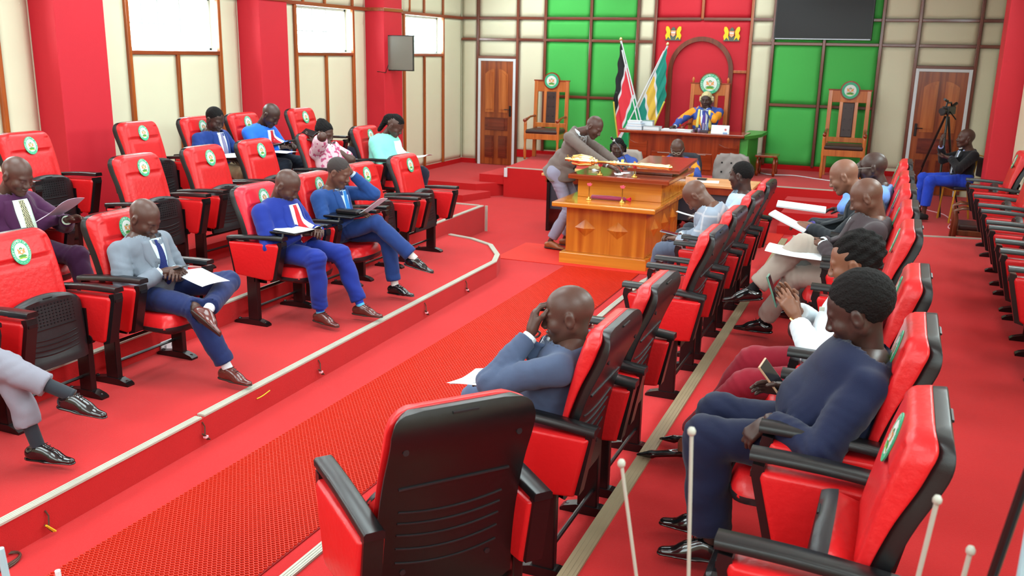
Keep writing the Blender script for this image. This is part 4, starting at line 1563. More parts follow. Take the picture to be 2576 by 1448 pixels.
def bundle(x, y, z, k, lab):
    t = empty('cable_bundle', (x, y, z), 0, lab, 'cable', 'loose cable ends along the left riser')
    MB().tube([(0, 0, .03), (.008, .01, 0.0), (.015, .0, -.045)], .0045, 5).build('cable', BRC, t)
    for j in range(3):
        MB().tube([(.012 + .006 * j, -.02, -.035), (.018 + .006 * j, .015 + .004 * j, -.085)], .005, 5).build('cable_loop', YC if k == 2 and j else BRC, t)
    if k != 2: MB().box(.008, .032, -.012, .012, -.068, -.052, .003).build('tape', TAPE, t)
    return t


for k, (y, z, lab) in enumerate(((2.87, .10, 'yellow and brown wires hanging from the left riser near the camera'), (4.02, .12, 'taped cable bundle on the left riser, nearest the grey-suited man'), (5.28, .12, 'taped cable bundle on the left riser before the man in the light grey jacket'),
                                 (7.0, .12, 'taped cable bundle on the left riser before the royal blue suit'), (7.9, .12, 'taped cable bundle on the left riser at its far end'))):
    bundle(p1x(y) + .004, y, z, 2 if k == 0 else 1, lab)
t = empty('cable_coil', (-3.58, 2.56, 0.0), 0, 'loose coil of brown cable on the carpet at the bottom left corner', 'cable')
pts = [(-.02 + .055 * math.cos(a) * (1 + .2 * math.sin(a * .37)), .10 * math.sin(a) + .02, .012 + .004 * math.sin(a * 1.7)) for a in np.linspace(0, 6 * PI, 70)]
MB().tube(pts, .005, 5).build('coil', BRC, t, smooth=True)
MB().tube([(-.02, -.10, .012), (-.035, -.12, .04), (-.045, -.13, .10)], .005, 5).build('lead', BRC, t)
cable('cable', [(p1x(4.6) + .006, 4.55, .11), (p1x(4.6) + .014, 4.60, .115), (p1x(4.6) + .012, 4.68, .125)], .004, YC, 'short yellow wire end sticking out of the left riser')
t = empty('cable_coil', (-1.03, 4.28, .34 - .17), 0, 'brown cable coil with pink tape on the carpet under the right front row', 'cable')
MB().tube([(.05 * math.cos(a), .08 * math.sin(a), .008 + .002 * math.sin(a * 2.3)) for a in np.linspace(0, 5 * PI, 60)], .005, 5).build('coil', BRC, t)
MB().box(-.012, .012, -.05, .05, .01, .022, .004).build('tape', TAPE, t)
for (x, y, z, rz, lab) in ((p2x(4.95) + .003, 4.95, .20, 0, 'white socket on the riser behind the man in the light grey jacket'), (p2x(8.7) + .003, 8.75, .18, 0, 'white socket on the riser beneath the end of the front left row')):
    t = empty('wall_socket', (x, y, z), rz, lab, 'socket')
    MB().box(0, .012, -.075, .075, -.04, .045, .004).build('plate', WHITE, t)
    for k in (-.035, .035): MB().box(.012, .013, k - .01, k + .01, -.012, .012).build('socket_hole', GRY, t)
t = empty('wall_socket', (-5.97 + .04, 13.925, .42), 0, 'white socket on the left end of the stage front', 'socket')
MB().box(-.03, .03, -.012, 0, -.09, .06, .006).build('plate', WHITE, t)

# thin stands near the camera
ROD = mat('pale_grey_rod', (176, 172, 160), .4)
for (px_, b_, tp_, lab, rr) in ((0, (-.22, 1.65, .34), (-.426, 1.6, 1.569), 'thin pale rod leaning in front of the aisle-side strip', .0035), (1, (-.235, 1.62, .34), (-.295, 1.6, 1.66), 'thin pale rod with round tip before the navy-suited woman', .0035),
                                (2, (.03, 1.62, .34), (.130, 1.6, 1.613), 'thin pale rod with round tip right of the nearest right chair', .0042), (3, (.10, 1.65, .34), (.192, 1.6, 1.532), 'shortest pale rod with round tip at the lower right', .0042)):
    t = empty('thin_rod_stand', b_, 0, lab, 'rod', 'thin rods near the camera')
    d = Vector(tp_) - Vector(b_)
    MB().tube([(0, 0, 0), d], rr, 8).build('rod', ROD, t)
    MB().lathe([(.004, -.008), (.0075, -.004), (.008, .002), (.005, .008), (.001, .0095)], tuple(d), 12).build('tip', ROD, t, smooth=True)
    MB().lathe([(.05, 0), (.05, .006), (.01, .012)], n=16).build('foot', METALB, t)
tag(MB().tube([(.10, 1.7, .345), (.258, 1.6, 1.70)], .0085, 10).build('black_pole', BLACK), 'thick black pole slanting across the lower right corner', 'pole')
tag(MB().box(.262, .30, 1.55, 1.585, .34, 1.75, .004).build('pale_post', mat('pale_blue_paint', (170, 205, 215), .5)), 'pale blue post at the right edge of the frame', 'post')
tag(MB().tube([(-2.205, 1.62, .51), (-2.222, 1.6, .945)], .010, 10).build('pale_post', MATS['pale_blue_paint']), 'pale blue post at the lower left corner', 'post')
tag(MB().tube([(-2.0, 1.62, .51), (-2.003, 1.6, .931)], .0075, 10).build('pale_post', WHITE), 'short white post right of the pale blue one at the lower left', 'post')


# ------------------------------------------------------------------ people: smooth distance-field bodies turned into meshes
def surface_nets(D, org, h):
    """vertices and quads of the zero level of the grid D"""
    nx, ny, nz = D.shape
    S_ = D < 0
    c = [S_[i:nx - 1 + i, j:ny - 1 + j, k:nz - 1 + k] for i in (0, 1) for j in (0, 1) for k in (0, 1)]
    cnt = sum(x.astype(np.int8) for x in c)
    act = (cnt > 0) & (cnt < 8)
    ids = -np.ones(act.shape, np.int64)
    idx = np.argwhere(act)
    ids[act] = np.arange(len(idx))
    P = np.zeros((len(idx), 3))
    W = np.zeros(len(idx))
    I, J, K = idx.T
    for ax in range(3):
        for a in (0, 1):
            for b_ in (0, 1):
                o = [0, 0, 0]
                oth = [q for q in range(3) if q != ax]
                o[oth[0]], o[oth[1]] = a, b_
                d0 = D[I + o[0], J + o[1], K + o[2]]
                o2 = list(o)
                o2[ax] = 1
                d1 = D[I + o2[0], J + o2[1], K + o2[2]]
                m = (d0 < 0) != (d1 < 0)
                t = np.where(m, d0 / np.where(m, d0 - d1, 1), 0)
                p = np.tile(np.array(o, float), (len(idx), 1))
                p[:, ax] = t
                P += p * m[:, None]
                W += m
    P = (P / W[:, None] + idx) * h + org
    quads = []
    for ax in range(3):
        sl0 = [slice(1, -1)] * 3
        sl0[ax] = slice(0, -1)
        sl1 = [slice(1, -1)] * 3
        sl1[ax] = slice(1, None)
        A, B = S_[tuple(sl0)], S_[tuple(sl1)]
        e = np.argwhere(A != B)
        if not len(e): continue
        pos = e + 1
        pos[:, ax] = e[:, ax]
        u, v = [(1, 2), (2, 0), (0, 1)][ax]
        def cell(du, dv):
            q = pos.copy()
            q[:, u] -= du
            q[:, v] -= dv
            return ids[q[:, 0], q[:, 1], q[:, 2]]
        Q = np.stack([cell(0, 0), cell(1, 0), cell(1, 1), cell(0, 1)], 1)
        ins = A[tuple(e.T)]
        Q[~ins] = Q[~ins][:, ::-1]
        quads.append(Q)
    return P, np.concatenate(quads) if quads else np.zeros((0, 4), int)


class Field:
    def __init__(s):
        s.pr = []

    def cone(s, a, b, ra, rb, k=.02, sub=False, flat=None):
        a, b = np.array(a, float), np.array(b, float)
        r = max(ra, rb)
        s.pr.append(('c', np.minimum(a, b) - r, np.maximum(a, b) + r, k, sub, (a, b, ra, rb, flat)))
        return s

    def ell(s, c, r, R=None, k=.02, sub=False):
        c, r = np.array(c, float), np.array(r, float)
        m = r.max() if R is not None else r
        s.pr.append(('e', c - m, c + m, k, sub, (c, r, None if R is None else np.array(R, float))))
        return s

    def mesh(s, h, wrinkle=0.0, wf=38.0, cut=None, pad=.02, seed=0.0, folds=()):
        lo = np.min([p[1] for p in s.pr if not p[4]], 0) - pad
        hi = np.max([p[2] for p in s.pr if not p[4]], 0) + pad
        n = np.ceil((hi - lo) / h).astype(int) + 1
        D = np.full(tuple(n), .12, np.float32)
        ax = [lo[i] + np.arange(n[i]) * h for i in range(3)]
        for ty, l0, h0, k, sub, pa in s.pr:
            m = k + 2 * h + .02
            i0 = np.maximum(0, np.floor((l0 - m - lo) / h).astype(int))
            i1 = np.minimum(n, np.ceil((h0 + m - lo) / h).astype(int) + 1)
            if (i1 <= i0).any(): continue
            X, Y, Z = np.meshgrid(*[ax[i][i0[i]:i1[i]] for i in range(3)], indexing='ij')
            Pp = np.stack([X, Y, Z], -1)
            if ty == 'c':
                a, b, ra, rb, flat = pa
                ab = b - a
                L2 = max(1e-9, ab @ ab)
                t = np.clip(((Pp - a) @ ab) / L2, 0, 1)
                dv = Pp - a - t[..., None] * ab
                if flat is not None:
                    nrm, f = flat
                    w = dv @ np.array(nrm, float)
                    dv = dv + (w * (f - 1))[..., None] * np.array(nrm, float)
                d = np.sqrt((dv ** 2).sum(-1)) - (ra + (rb - ra) * t)
            else:
                c, r, R = pa
                q = Pp - c
                if R is not None: q = q @ R
                k0 = np.sqrt(((q / r) ** 2).sum(-1))
                k1 = np.sqrt(((q / (r * r)) ** 2).sum(-1)) + 1e-9
                d = k0 * (k0 - 1) / k1
            sl = tuple(slice(i0[i], i1[i]) for i in range(3))
            cur = D[sl]
            if sub:
                d = -d
                g = np.clip(.5 - .5 * (cur - d) / k, 0, 1)
                D[sl] = cur * (1 - g) + d * g + k * g * (1 - g)
            else:
                g = np.clip(.5 + .5 * (d - cur) / k, 0, 1)
                D[sl] = d * (1 - g) + cur * g - k * g * (1 - g)
        if wrinkle or cut or folds:
            X, Y, Z = np.meshgrid(*ax, indexing='ij')
            if wrinkle:
                a = np.sin(wf * (X * .7 + Z * .9) + 2.2 * np.sin(9 * Y + 7 * Z + seed) + seed)
                b_ = np.sin(wf * .8 * (Y * .8 - Z * .7) + 2.6 * np.sin(8 * X - 6 * Z + 1.3 + seed))
                D += (wrinkle * (a + .7 * b_)).astype(np.float32)
            for (p, d, rad, amp, freq) in folds:          # creases running round a limb near a joint
                rx, ry, rz = X - p[0], Y - p[1], Z - p[2]
                w = np.exp(-(rx * rx + ry * ry + rz * rz) / (rad * rad))
                ph = (rx * d[0] + ry * d[1] + rz * d[2]) * freq + 1.6 * np.sin(rx * 17 + ry * 13 + seed) + 1.3 * np.sin(rz * 19 - ry * 11 + seed)
                D += (amp * w * (.5 - np.abs(np.sin(ph)) ** .7)).astype(np.float32)
            if cut: D = np.maximum(D, cut(X, Y, Z)).astype(np.float32)
        D[0] = D[-1] = .1
        D[:, 0] = D[:, -1] = .1
        D[:, :, 0] = D[:, :, -1] = .1
        return surface_nets(D, lo, h)


def np_mesh(name, parts, m, parent, smooth=True):
    V, Q, o = [], [], 0
    for v, q in parts:
        V.append(v)
        Q.append(q + o)
        o += len(v)
    V, Q = np.concatenate(V), np.concatenate(Q)
    me = bpy.data.meshes.new(name)
    me.vertices.add(len(V))
    me.vertices.foreach_set('co', V.astype(np.float32).ravel())
    me.loops.add(len(Q) * 4)
    me.loops.foreach_set('vertex_index', Q.astype(np.int32).ravel())
    me.polygons.add(len(Q))
    me.polygons.foreach_set('loop_start', np.arange(0, len(Q) * 4, 4, dtype=np.int32))
    me.polygons.foreach_set('loop_total', np.full(len(Q), 4, np.int32))
    me.update(calc_edges=True)
    me.validate()
    return link(name, me, m, parent, smooth=smooth)


def unit(v):
    v = np.array(v, float)
    return v / max(1e-9, np.linalg.norm(v))


def head_field(Fd, M, o, fat=0.0, fem=False):
    """M: 3x3 columns = forward, left, up; o = head centre"""
    M, o = np.array(M, float), np.array(o, float)
    K = 1.05 if not fem else 1.03
    T = lambda x, y, z: o + M @ (np.array((x, y, z), float) * K)
    e0, Fd = Fd.ell, type('S', (), dict(ell=lambda s_, c, r, R=None, k=.02, sub=False: e0(c, np.array(r) * K, R, k, sub), cone=Fd.cone))()
    w = 1 + fat * .5
    Fd.ell(T(-.012, 0, .030), (.100, .077 * w, .092), M, .02)
    Fd.ell(T(.030, 0, -.035), (.062, .060 * w, .078), M, .03)
    for s in (-1, 1):
        Fd.cone(T(-.005, s * .054 * w, -.045), T(.058, s * .018, -.098), .026 + fat * .02, .020, .025)
        Fd.ell(T(.058, s * .040 * w, -.028), (.030, .026 + fat * .01, .030), M, .018)
    Fd.ell(T(.066, 0, -.098 - fat * .01), (.022, .024, .020), M, .02)
    Fd.ell(T(.075, 0, .022), (.018, .052, .014), M, .014)
    for s in (-1, 1): Fd.ell(T(.100, s * .031, .000), (.020, .021, .015), M, .010, sub=True)
    for s in (-1, 1): Fd.ell(T(.073, s * .031, .000), (.016, .019, .015), M, .005)
    Fd.cone(T(.084, 0, .012), T(.106, 0, -.030), .009, .013, .010)
    for s in (-1, 1): Fd.ell(T(.098, s * .015, -.034), (.013, .011, .010), M, .006)
    Fd.ell(T(.086, 0, -.060), (.016, .027, .0075), M, .006)
    Fd.ell(T(.084, 0, -.073), (.015, .023, .0085), M, .006)
    Fd.ell(T(.1, 0, -.0665), (.012, .03, .0022), M, .002, sub=True)
    for s in (-1, 1):
        Fd.ell(T(-.008, s * .081 * w, -.006), (.022, .009, .034), M, .006)
        Fd.ell(T(-.004, s * .091 * w, -.004), (.012, .008, .020), M, .004, sub=True)
    return T


HANDS = {}


def hand_points(curl, spread=.0, thumb=0.5):
    """local: +x along the hand from wrist, +y towards the thumb, +z = back of the hand"""
    f = Field()
    f.cone((-.035, 0, 0), (.02, 0, 0), .026, .028, .02, flat=((0, 0, 1), 1.35))
    for j, y in enumerate((.028, .010, -.009, -.027)):
        f.cone((.01, y * .55, 0), (.080 - .006 * abs(j - 1), y, .002), .0155, .0135, .014)
    f.cone((.0, .015, -.006), (.045, .034, -.014), .018, .014, .014)
    for j, (y, L) in enumerate(((.028, .072), (.010, .080), (-.009, .074), (-.027, .058))):
        p = np.array((.080 - .006 * abs(j - 1), y, .002))
        a = 0
        cj = curl if not isinstance(curl, (list, tuple)) else curl[j]
        for s_, fr in enumerate((.46, .31, .23)):
            a += cj * (.55, .75, .5)[s_]
            d = np.array((math.cos(a), (1.5 - j) * .05 * (1 + spread * 4), -math.sin(a)))
            q = p + unit(d) * L * fr
            f.cone(p, q, (.0098, .0088, .0080)[s_], (.0088, .0080, .0068)[s_], .004)
            p = q
    p = np.array((.040, .034, -.014))
    for s_, (L, dx, dy, dz) in enumerate(((.036, .75, .62, -.3 - thumb * .3), (.030, .93, .15 - thumb * .3, -.3 - thumb * .4))):
        q = p + unit((dx, dy, dz)) * L
        f.cone(p, q, (.0125, .0105)[s_], (.0105, .0085)[s_], .006)
        p = q
    return f.mesh(.0048, pad=.012)


def hand(curl, thumb=.5, spread=0.0):
    k = (str(curl), thumb, spread)
    if k not in HANDS: HANDS[k] = hand_points(curl, spread, thumb)
    return HANDS[k]


def place_hand(V, Q, wrist, d, back, left, s=1.0):
    """d = direction of the hand; back = direction of the back of the hand; left hand is mirrored so thumbs match"""
    x = unit(d)
    z = unit(np.array(back, float) - x * (np.array(back, float) @ x))
    y = np.cross(z, x)
    V2 = V.copy() * s
    Q2 = Q
    if left:
        V2[:, 1] *= -1
        Q2 = Q[:, ::-1]
    return V2 @ np.stack([x, y, z]) + np.array(wrist, float), Q2


def ik(a, target, hint, l1, l2):
    a, t, hnt = np.array(a, float), np.array(target, float), np.array(hint, float)
    d = t - a
    L = np.linalg.norm(d)
    Lc = min(max(L, abs(l1 - l2) + .01), (l1 + l2) * .999)
    u = d / max(L, 1e-6)
    t = a + u * Lc
    x = (l1 ** 2 - l2 ** 2 + Lc ** 2) / (2 * Lc)
    y = math.sqrt(max(0, l1 ** 2 - x ** 2))
    n = hnt - a
    n = unit(n - u * (n @ u))
    return a + u * x + n * y, t


SKIN = {k: mat('skin_' + k, c, .42, var=.10, scale=9, bump=.04, bscale=120, spec=.45) for k, c in dict(deep=(66, 44, 38), dark=(82, 54, 45), mid=(104, 68, 54), warm=(132, 84, 62), tan=(134, 90, 72)).items()}
EYEW = mat('eye_white', (215, 205, 195), .3)
EYEB = mat('eye_dark', (24, 14, 12), .2)
HAIRB = mat('black_hair', (20, 17, 17), .8, var=.3, scale=60, bump=.9, bscale=130, spec=.2)
STUB = mat('cropped_hair', (48, 38, 36), .7, var=.2, scale=40, bump=.3, bscale=200)
WIG = mat('cream_wig', (206, 190, 140), .8, var=.15, scale=30, bump=.8, bscale=90)
SHOEB = mat('black_shoe_leather', (18, 18, 20), .14, spec=.7, coat=.4)
SHOEBR = mat('brown_shoe_leather', (96, 42, 36), .22, var=.2, scale=14, spec=.6, coat=.3)
SHOET = mat('tan_shoe_leather', (150, 84, 44), .4, var=.1)
SOLE = mat('dark_sole', (56, 40, 34), .6)


def cloth(name, rgb, **k):
    return mat(name, rgb, k.pop('rough', .8), var=k.pop('var', .06), scale=k.pop('scale', 14), bump=k.pop('bump', .10), bscale=k.pop('bscale', 300), spec=.25, sheen=k.pop('sheen', .12))


def pattern(name, kind, c1, c2, sc):
    m = mat(name, c1, .8, spec=.2)
    nt = m.node_tree
    b = nt.nodes['Principled BSDF']
    tc = nt.nodes.new('ShaderNodeTexCoord')
    if kind == 'check':
        t = nt.nodes.new('ShaderNodeTexChecker')
        t.inputs['Scale'].default_value = sc
        t.inputs['Color1'].default_value = srgb(*c1)
        t.inputs['Color2'].default_value = srgb(*c2)
        nt.links.new(tc.outputs['Object'], t.inputs['Vector'])
        nt.links.new(t.outputs['Color'], b.inputs['Base Color'])
    elif kind == 'plaid':
        outs = []
        for axis in ('X', 'Z'):
            w = nt.nodes.new('ShaderNodeTexWave')
            w.bands_direction = axis
            w.inputs['Scale'].default_value = sc
            w.inputs['Distortion'].default_value = .3
            nt.links.new(tc.outputs['Object'], w.inputs['Vector'])
            outs.append(w.outputs['Fac'])
        mx = nt.nodes.new('ShaderNodeMath')
        mx.operation = 'MAXIMUM'
        nt.links.new(outs[0], mx.inputs[0])
        nt.links.new(outs[1], mx.inputs[1])
        cr = nt.nodes.new('ShaderNodeValToRGB')
        cr.color_ramp.elements[0].position = .93
        cr.color_ramp.elements[1].position = 1.0
        cr.color_ramp.elements[0].color = srgb(*c1)
        cr.color_ramp.elements[1].color = srgb(*c2)
        nt.links.new(mx.outputs[0], cr.inputs[0])
        nt.links.new(cr.outputs[0], b.inputs['Base Color'])
    else:                                              # blotches
        t = nt.nodes.new('ShaderNodeTexNoise')
        t.inputs['Scale'].default_value = sc
        t.inputs['Detail'].default_value = 1
        nt.links.new(tc.outputs['Object'], t.inputs['Vector'])
        cr = nt.nodes.new('ShaderNodeValToRGB')
        cr.color_ramp.interpolation = 'EASE'
        cr.color_ramp.elements[0].position = .55 if kind != 'robe' else .55
        cr.color_ramp.elements[1].position = .60 if kind != 'robe' else .58
        cr.color_ramp.elements[0].color = srgb(*c1)
        cr.color_ramp.elements[1].color = srgb(*c2)
        nt.links.new(t.outputs['Fac'], cr.inputs[0])
        nt.links.new(cr.outputs[0], b.inputs['Base Color'])
    return m


# shoe prototype: local +x to the toe, z up, ankle above the origin
def shoe_mesh(style='oxford'):
    f = Field()
    if style == 'pump':
        f.cone((-.055, 0, .055), (-.02, 0, .045), .030, .028, .02)
        f.cone((-.02, 0, .036), (.14, 0, .018), .030, .024, .02, flat=((0, 0, 1), 1.5))
        f.cone((.14, 0, .016), (.215, 0, .012), .022, .006, .01)
        f.cone((-.065, 0, .05), (-.072, 0, .01), .014, .008, .01)
        f.ell((.0, 0, .085), (.085, .030, .045), None, .01, sub=True)
        up_ = f.mesh(.006, pad=.01)
        return [up_]
    f.cone((-.055, 0, .040), (-.02, 0, .05), .036, .038, .02)
    f.cone((-.03, 0, .036), (.09, 0, .026), .036, .034, .03, flat=((0, 0, 1), 1.15))
    f.cone((.08, 0, .022), (.165, 0, .016), .036, .026, .02, flat=((0, 0, 1), 1.6))
    f.cone((.0, 0, .07), (.07, 0, .045), .030, .026, .03)
    f.ell((-.022, 0, .115), (.040, .027, .05), None, .008, sub=True)
    a = f.mesh(.0065, pad=.01, cut=lambda X, Y, Z: .008 - Z)
    f = Field()
    f.cone((-.058, 0, .008), (.05, 0, .008), .038, .036, .01, flat=((0, 0, 1), 3.2))
    f.cone((.04, 0, .007), (.17, 0, .007), .042, .027, .01, flat=((0, 0, 1), 4.5))
    b_ = f.mesh(.0055, pad=.01, cut=lambda X, Y, Z: -Z - .004)
    return [a, b_]


SHOES = {}


def place(V, o, X_, up_):
    x = unit(X_)
    z = unit(np.array(up_, float) - x * (np.array(up_, float) @ x))
    y = np.cross(z, x)
    return V @ np.stack([x, y, z]) + np.array(o, float)


def person(label, base, rot=0, hip=(0, 0, .575), neck=(-.06, 0, 1.0), head=(.02, 0, 1.12), look=(1, 0, -.4), tilt=(0, 0, 1),
           handL=(.3, .1, .75), handR=(.3, -.1, .75), elL=(.0, .6, .5), elR=(.0, -.6, .5), hdL=(1, -.3, 0), hdR=(1, .3, 0), hbL=(0, .3, 1), hbR=(0, -.3, 1),
           curlL=.5, curlR=.5, thL=.5, thR=.5, ankL=(.5, .13, .1), ankR=(.5, -.13, .1), knL=(1, .25, 1.2), knR=(1, -.25, 1.2), toeL=(1, 0, 0), toeR=(1, 0, 0), upL=(0, 0, 1), upR=(0, 0, 1),
           fat=0.0, fem=False, skin='dark', top=None, trousers=None, shirt=None, tie=None, jacket=True, short=False, hair=None, hairm=None, shoes='oxford', shoem=None, sock=None,
           twist=0.0, legw=0.0, vop=0.0, ub=.28, back=.02, band=None, seed=0.0, glasses=False, bare_ankle=False, wide=1.0, legs=True, tall=1.0, belly=0.0, shrug=0.0, collar=None, lapel=None, hem=.05, wr=.0035, extra=None):
    P0 = empty('person', base, math.radians(rot), label, 'person')
    hip, neck = np.array(hip, float), np.array(neck, float) + np.array((0, 0, -.018))
    look = (look[0], look[1], look[2] * .82)
    U = unit(neck - hip)
    Lf = unit((-math.sin(twist), math.cos(twist), 0))
    F_ = unit(np.cross(Lf, U))
    Lf = np.cross(U, F_)
    Rt = np.stack([F_, Lf, U], 1)
    TL = np.linalg.norm(neck - hip)
    at = lambda f, l, u: hip + F_ * f + Lf * l + U * (u * TL)
    sw = (.185 if not fem else .16) * wide
    shL, shR = at(-.01, sw, .86 + shrug), at(-.01, -sw, .86 + shrug)
    l1, l2 = (.305, .265) if not fem else (.285, .25)
    eL, wL = ik(shL, handL, elL, l1, l2)
    eR, wR = ik(shR, handR, elR, l1, l2)
    hjL, hjR = hip + Lf * .095 * wide + np.array((0, 0, 0)), hip - Lf * .095 * wide
    t1, t2 = .46 * tall, .445 * tall
    kL, aL = ik(hjL, ankL, knL, t1, t2)
    kR, aR = ik(hjR, ankR, knR, t1, t2)
    hx = unit(look)
    hz = np.array(tilt, float)
    hz = unit(hz - hx * (hz @ hx))
    hy = np.cross(hz, hx)
    HM = np.stack([hx, hy, hz], 1)
    head = np.array(head, float) + hx * .012 + np.array((.008, 0, .008))
    # ---- body (skin)
    f = Field()
    T = head_field(f, HM, head, fat, fem)
    nr = .056 + fat * .03 if not fem else .047 + fat * .02
    f.cone(head + HM @ np.array((-.025, 0, -.055)), neck + U * -.03 + F_ * -.01, nr * .95, nr * 1.1, .03)
    f.cone(neck - U * .05 + Lf * .04, neck - U * .05 - Lf * .04, .05, .05, .03)
    parts = [f.mesh(.0058, pad=.015)]
    f = Field()
    f.ell(at(.0, 0, .72), (.095 + belly * .3, .14 * wide, .17), Rt, .04).ell(at(.0, 0, .3), (.10 + belly, .13 * wide, .15), Rt, .04)
    arms = [(shL, eL, wL), (shR, eR, wR)]
    for a, b_, c in arms:
        f.cone(a, b_, .046 if not short else .052 + fat * .05, .036 if not short else .042 + fat * .04, .02)
        f.cone(b_, c, .036 if not short else .042 + fat * .04, .025, .02)
    if legs:
        for a, b_, c in ((hjL, kL, aL), (hjR, kR, aR)):
            f.cone(a, b_, .065, .048, .03)
            f.cone(b_, b_ + (c - b_) * .35, .046, .047, .02)
            f.cone(b_ + (c - b_) * .35, c, .047, .028, .02)
            f.cone(c, c - np.array((0, 0, .04)), .03, .03, .01)
    parts.append(f.mesh(.012))
    for w_, e_, hd_, hb_, cu, th_, left in ((wL, eL, hdL, hbL, curlL, thL, True), (wR, eR, hdR, hbR, curlR, thR, False)):
        V, Q = hand(cu, th_)
        parts.append(place_hand(V, Q, w_ + unit(hd_) * .03, hd_, hb_, left, 1.02 if not fem else .92))
    body = np_mesh('body', parts, SKIN[skin], P0)
    # ---- eyes (half covered by lids)
    for s in ((-1, 1) if look[2] > -.30 else ()):
        q = MB()
        c = T(.0775, s * .031, -.003)
        q.lathe([(.001, -.0112), (.008, -.008), (.011, -.001), (.008, .008), (.001, .0112)], n=10)
        q.xf(Matrix.Translation(c.tolist()))
        e = q.build('eye', EYEW, P0, smooth=True)
        q = MB()
        c2 = T(.0795, s * .031, -.003) + HM @ np.array((.0082, 0, -.0022))
        q.lathe([(.001, -.0045), (.0045, 0), (.001, .0045)], n=8)
        q.xf(Matrix.Translation(c2.tolist()))
        q.build('iris', EYEB, e, smooth=True)
    # ---- hair
    if hair:
        f = Field()
        hm = hairm or HAIRB
        if hair == 'short': r_, cutp, wri = (.106, .0825, .097), (.52, -.012), .0006
        elif hair == 'thin': r_, cutp, wri = (.1035, .0805, .0945), (.62, .012), .0003
        elif hair == 'afro': r_, cutp, wri = (.118, .098, .110), (.50, -.015), .0012
        elif hair == 'curly': r_, cutp, wri = (.114, .092, .106), (.55, -.018), .0042
        else: r_, cutp, wri = (.110, .087, .102), (.50, -.012), .002
        up_o = .034 if hair not in ('afro', 'curly') else .046
        f.ell(T(-.016 if hair not in ('afro', 'curly') else -.036, 0, up_o), r_, HM, .02)
        if hair == 'updo':
            f.ell(T(-.07, 0, .10), (.055, .05, .045), HM, .03)
        if hair == 'ponytail':
            f.ell(T(-.115, 0, .02), (.05, .05, .06), HM, .03)
            f.cone(T(-.13, 0, -.0), T(-.14, 0, -.16), .04, .025, .03)
        if hair == 'bob':
            for s in (-1, 1): f.cone(T(-.02, s * .085, .02), T(-.02, s * .092, -.13), .030, .022, .02)
            f.cone(T(-.09, 0, 0), T(-.08, 0, -.10), .06, .05, .03)
        if hair == 'wig':
            for s in (-1, 1):
                f.cone(T(-.02, s * .088, .03), T(.0, s * .092, -.035), .026, .022, .015)
            f.cone(T(-.09, 0, .02), T(-.10, 0, -.07), .06, .05, .03)
        hx_, hz_ = HM[:, 0], HM[:, 2]
        ca, cz = cutp

        def cutf(X, Y, Z, o=head):
            dx_, dy_, dz_ = X - o[0], Y - o[1], Z - o[2]
            lx = dx_ * HM[0, 0] + dy_ * HM[1, 0] + dz_ * HM[2, 0]
            ly = dx_ * HM[0, 1] + dy_ * HM[1, 1] + dz_ * HM[2, 1]
            lz = dx_ * HM[0, 2] + dy_ * HM[1, 2] + dz_ * HM[2, 2]
            # keep what lies above the hairline in front and above the nape behind
            front = (lx * .80 - lz * .60) - (.0124 if hair not in ('curly', 'afro') else .002)
            side = (.004 - lz) * 1.0
            if hair in ('bob', 'ponytail', 'wig'): return np.maximum(front, np.where(lx > -.005, np.where(np.abs(ly) > .083, -1, -.02 - lz), -1))
            side = np.where(lx < -.02, (-.055 - lz), (.012 - lz) - (-.02 - lx) * 0)
            side = np.maximum((-.058 - lz), (.010 - lz) + (-.035 - lx) * 1.2)
            side = np.maximum(-.058 - lz, np.minimum(.010 - lz + 0 * lx, .5) * (lx > -.035) + (-.058 - lz) * (lx <= -.035))
            return np.maximum(front, side)
        V, Q = f.mesh(.006 if hair not in ('afro', 'curly') else .0065, wrinkle=wri, wf=150 if hair == 'curly' else 260, cut=cutf, pad=.015)
        np_mesh('hair', [(V, Q)], hm, P0)
    # ---- trousers
    if legs and trousers is not None:
        f = Field()
        f.ell(hip + U * .02, (.125 + belly * .5, .165 * wide, .12), Rt, .04)
        for (a, b_, c) in ((hjL, kL, aL), (hjR, kR, aR)):
            d = unit(c - b_)
            f.cone(a, b_, .088 + fat * .06, .066 + fat * .03, .03)
            f.cone(b_, c - d * hem, .068 + fat * .03 + legw * .5, .064 + fat * .01 + legw, .03)
        f.cone(hjL, hjR, .10, .10, .05)
        ax_, ay_ = None, None

        def cuttr(X, Y, Z):
            out = np.full(X.shape, -1.0)
            for (b_, c) in ((kL, aL), (kR, aR)):
                d = unit(c - b_)
                p = c - d * (hem - .012)
                near = ((X - p[0]) ** 2 + (Y - p[1]) ** 2 + (Z - p[2]) ** 2) < (.115 + legw) ** 2
                v = (X - p[0]) * d[0] + (Y - p[1]) * d[1] + (Z - p[2]) * d[2]
                out = np.maximum(out, np.where(near, v, -1))
            return out
        fl = []
        for (a, b_, c) in ((hjL, kL, aL), (hjR, kR, aR)):
            fl += [(b_, unit(c - a), .13, .011, 62), (a + (b_ - a) * .25, unit(b_ - a), .14, .010, 50), (b_ + (c - b_) * .85, unit(c - b_), .10, .008, 60), (b_ + (c - b_) * .4, unit(np.array((.5, .3, .6))), .12, .005, 40)]
        V, Q = f.mesh(.0115, wrinkle=wr, wf=30, seed=seed, cut=cuttr, folds=fl)
        np_mesh('trousers', [(V, Q)], trousers, P0)
    # ---- upper garment
    tm = top
    f = Field()
    tk = .012
    f.ell(at(.005 + back, 0, .70), (.122 + fat * .12 + belly * .35, (.172 + fat * .12) * wide, .20), Rt, .05)
    f.ell(at(.012 + back + belly * .45, 0, .32), (.130 + fat * .16 + belly * .75, (.158 + fat * .18) * wide, .17), Rt, .06)
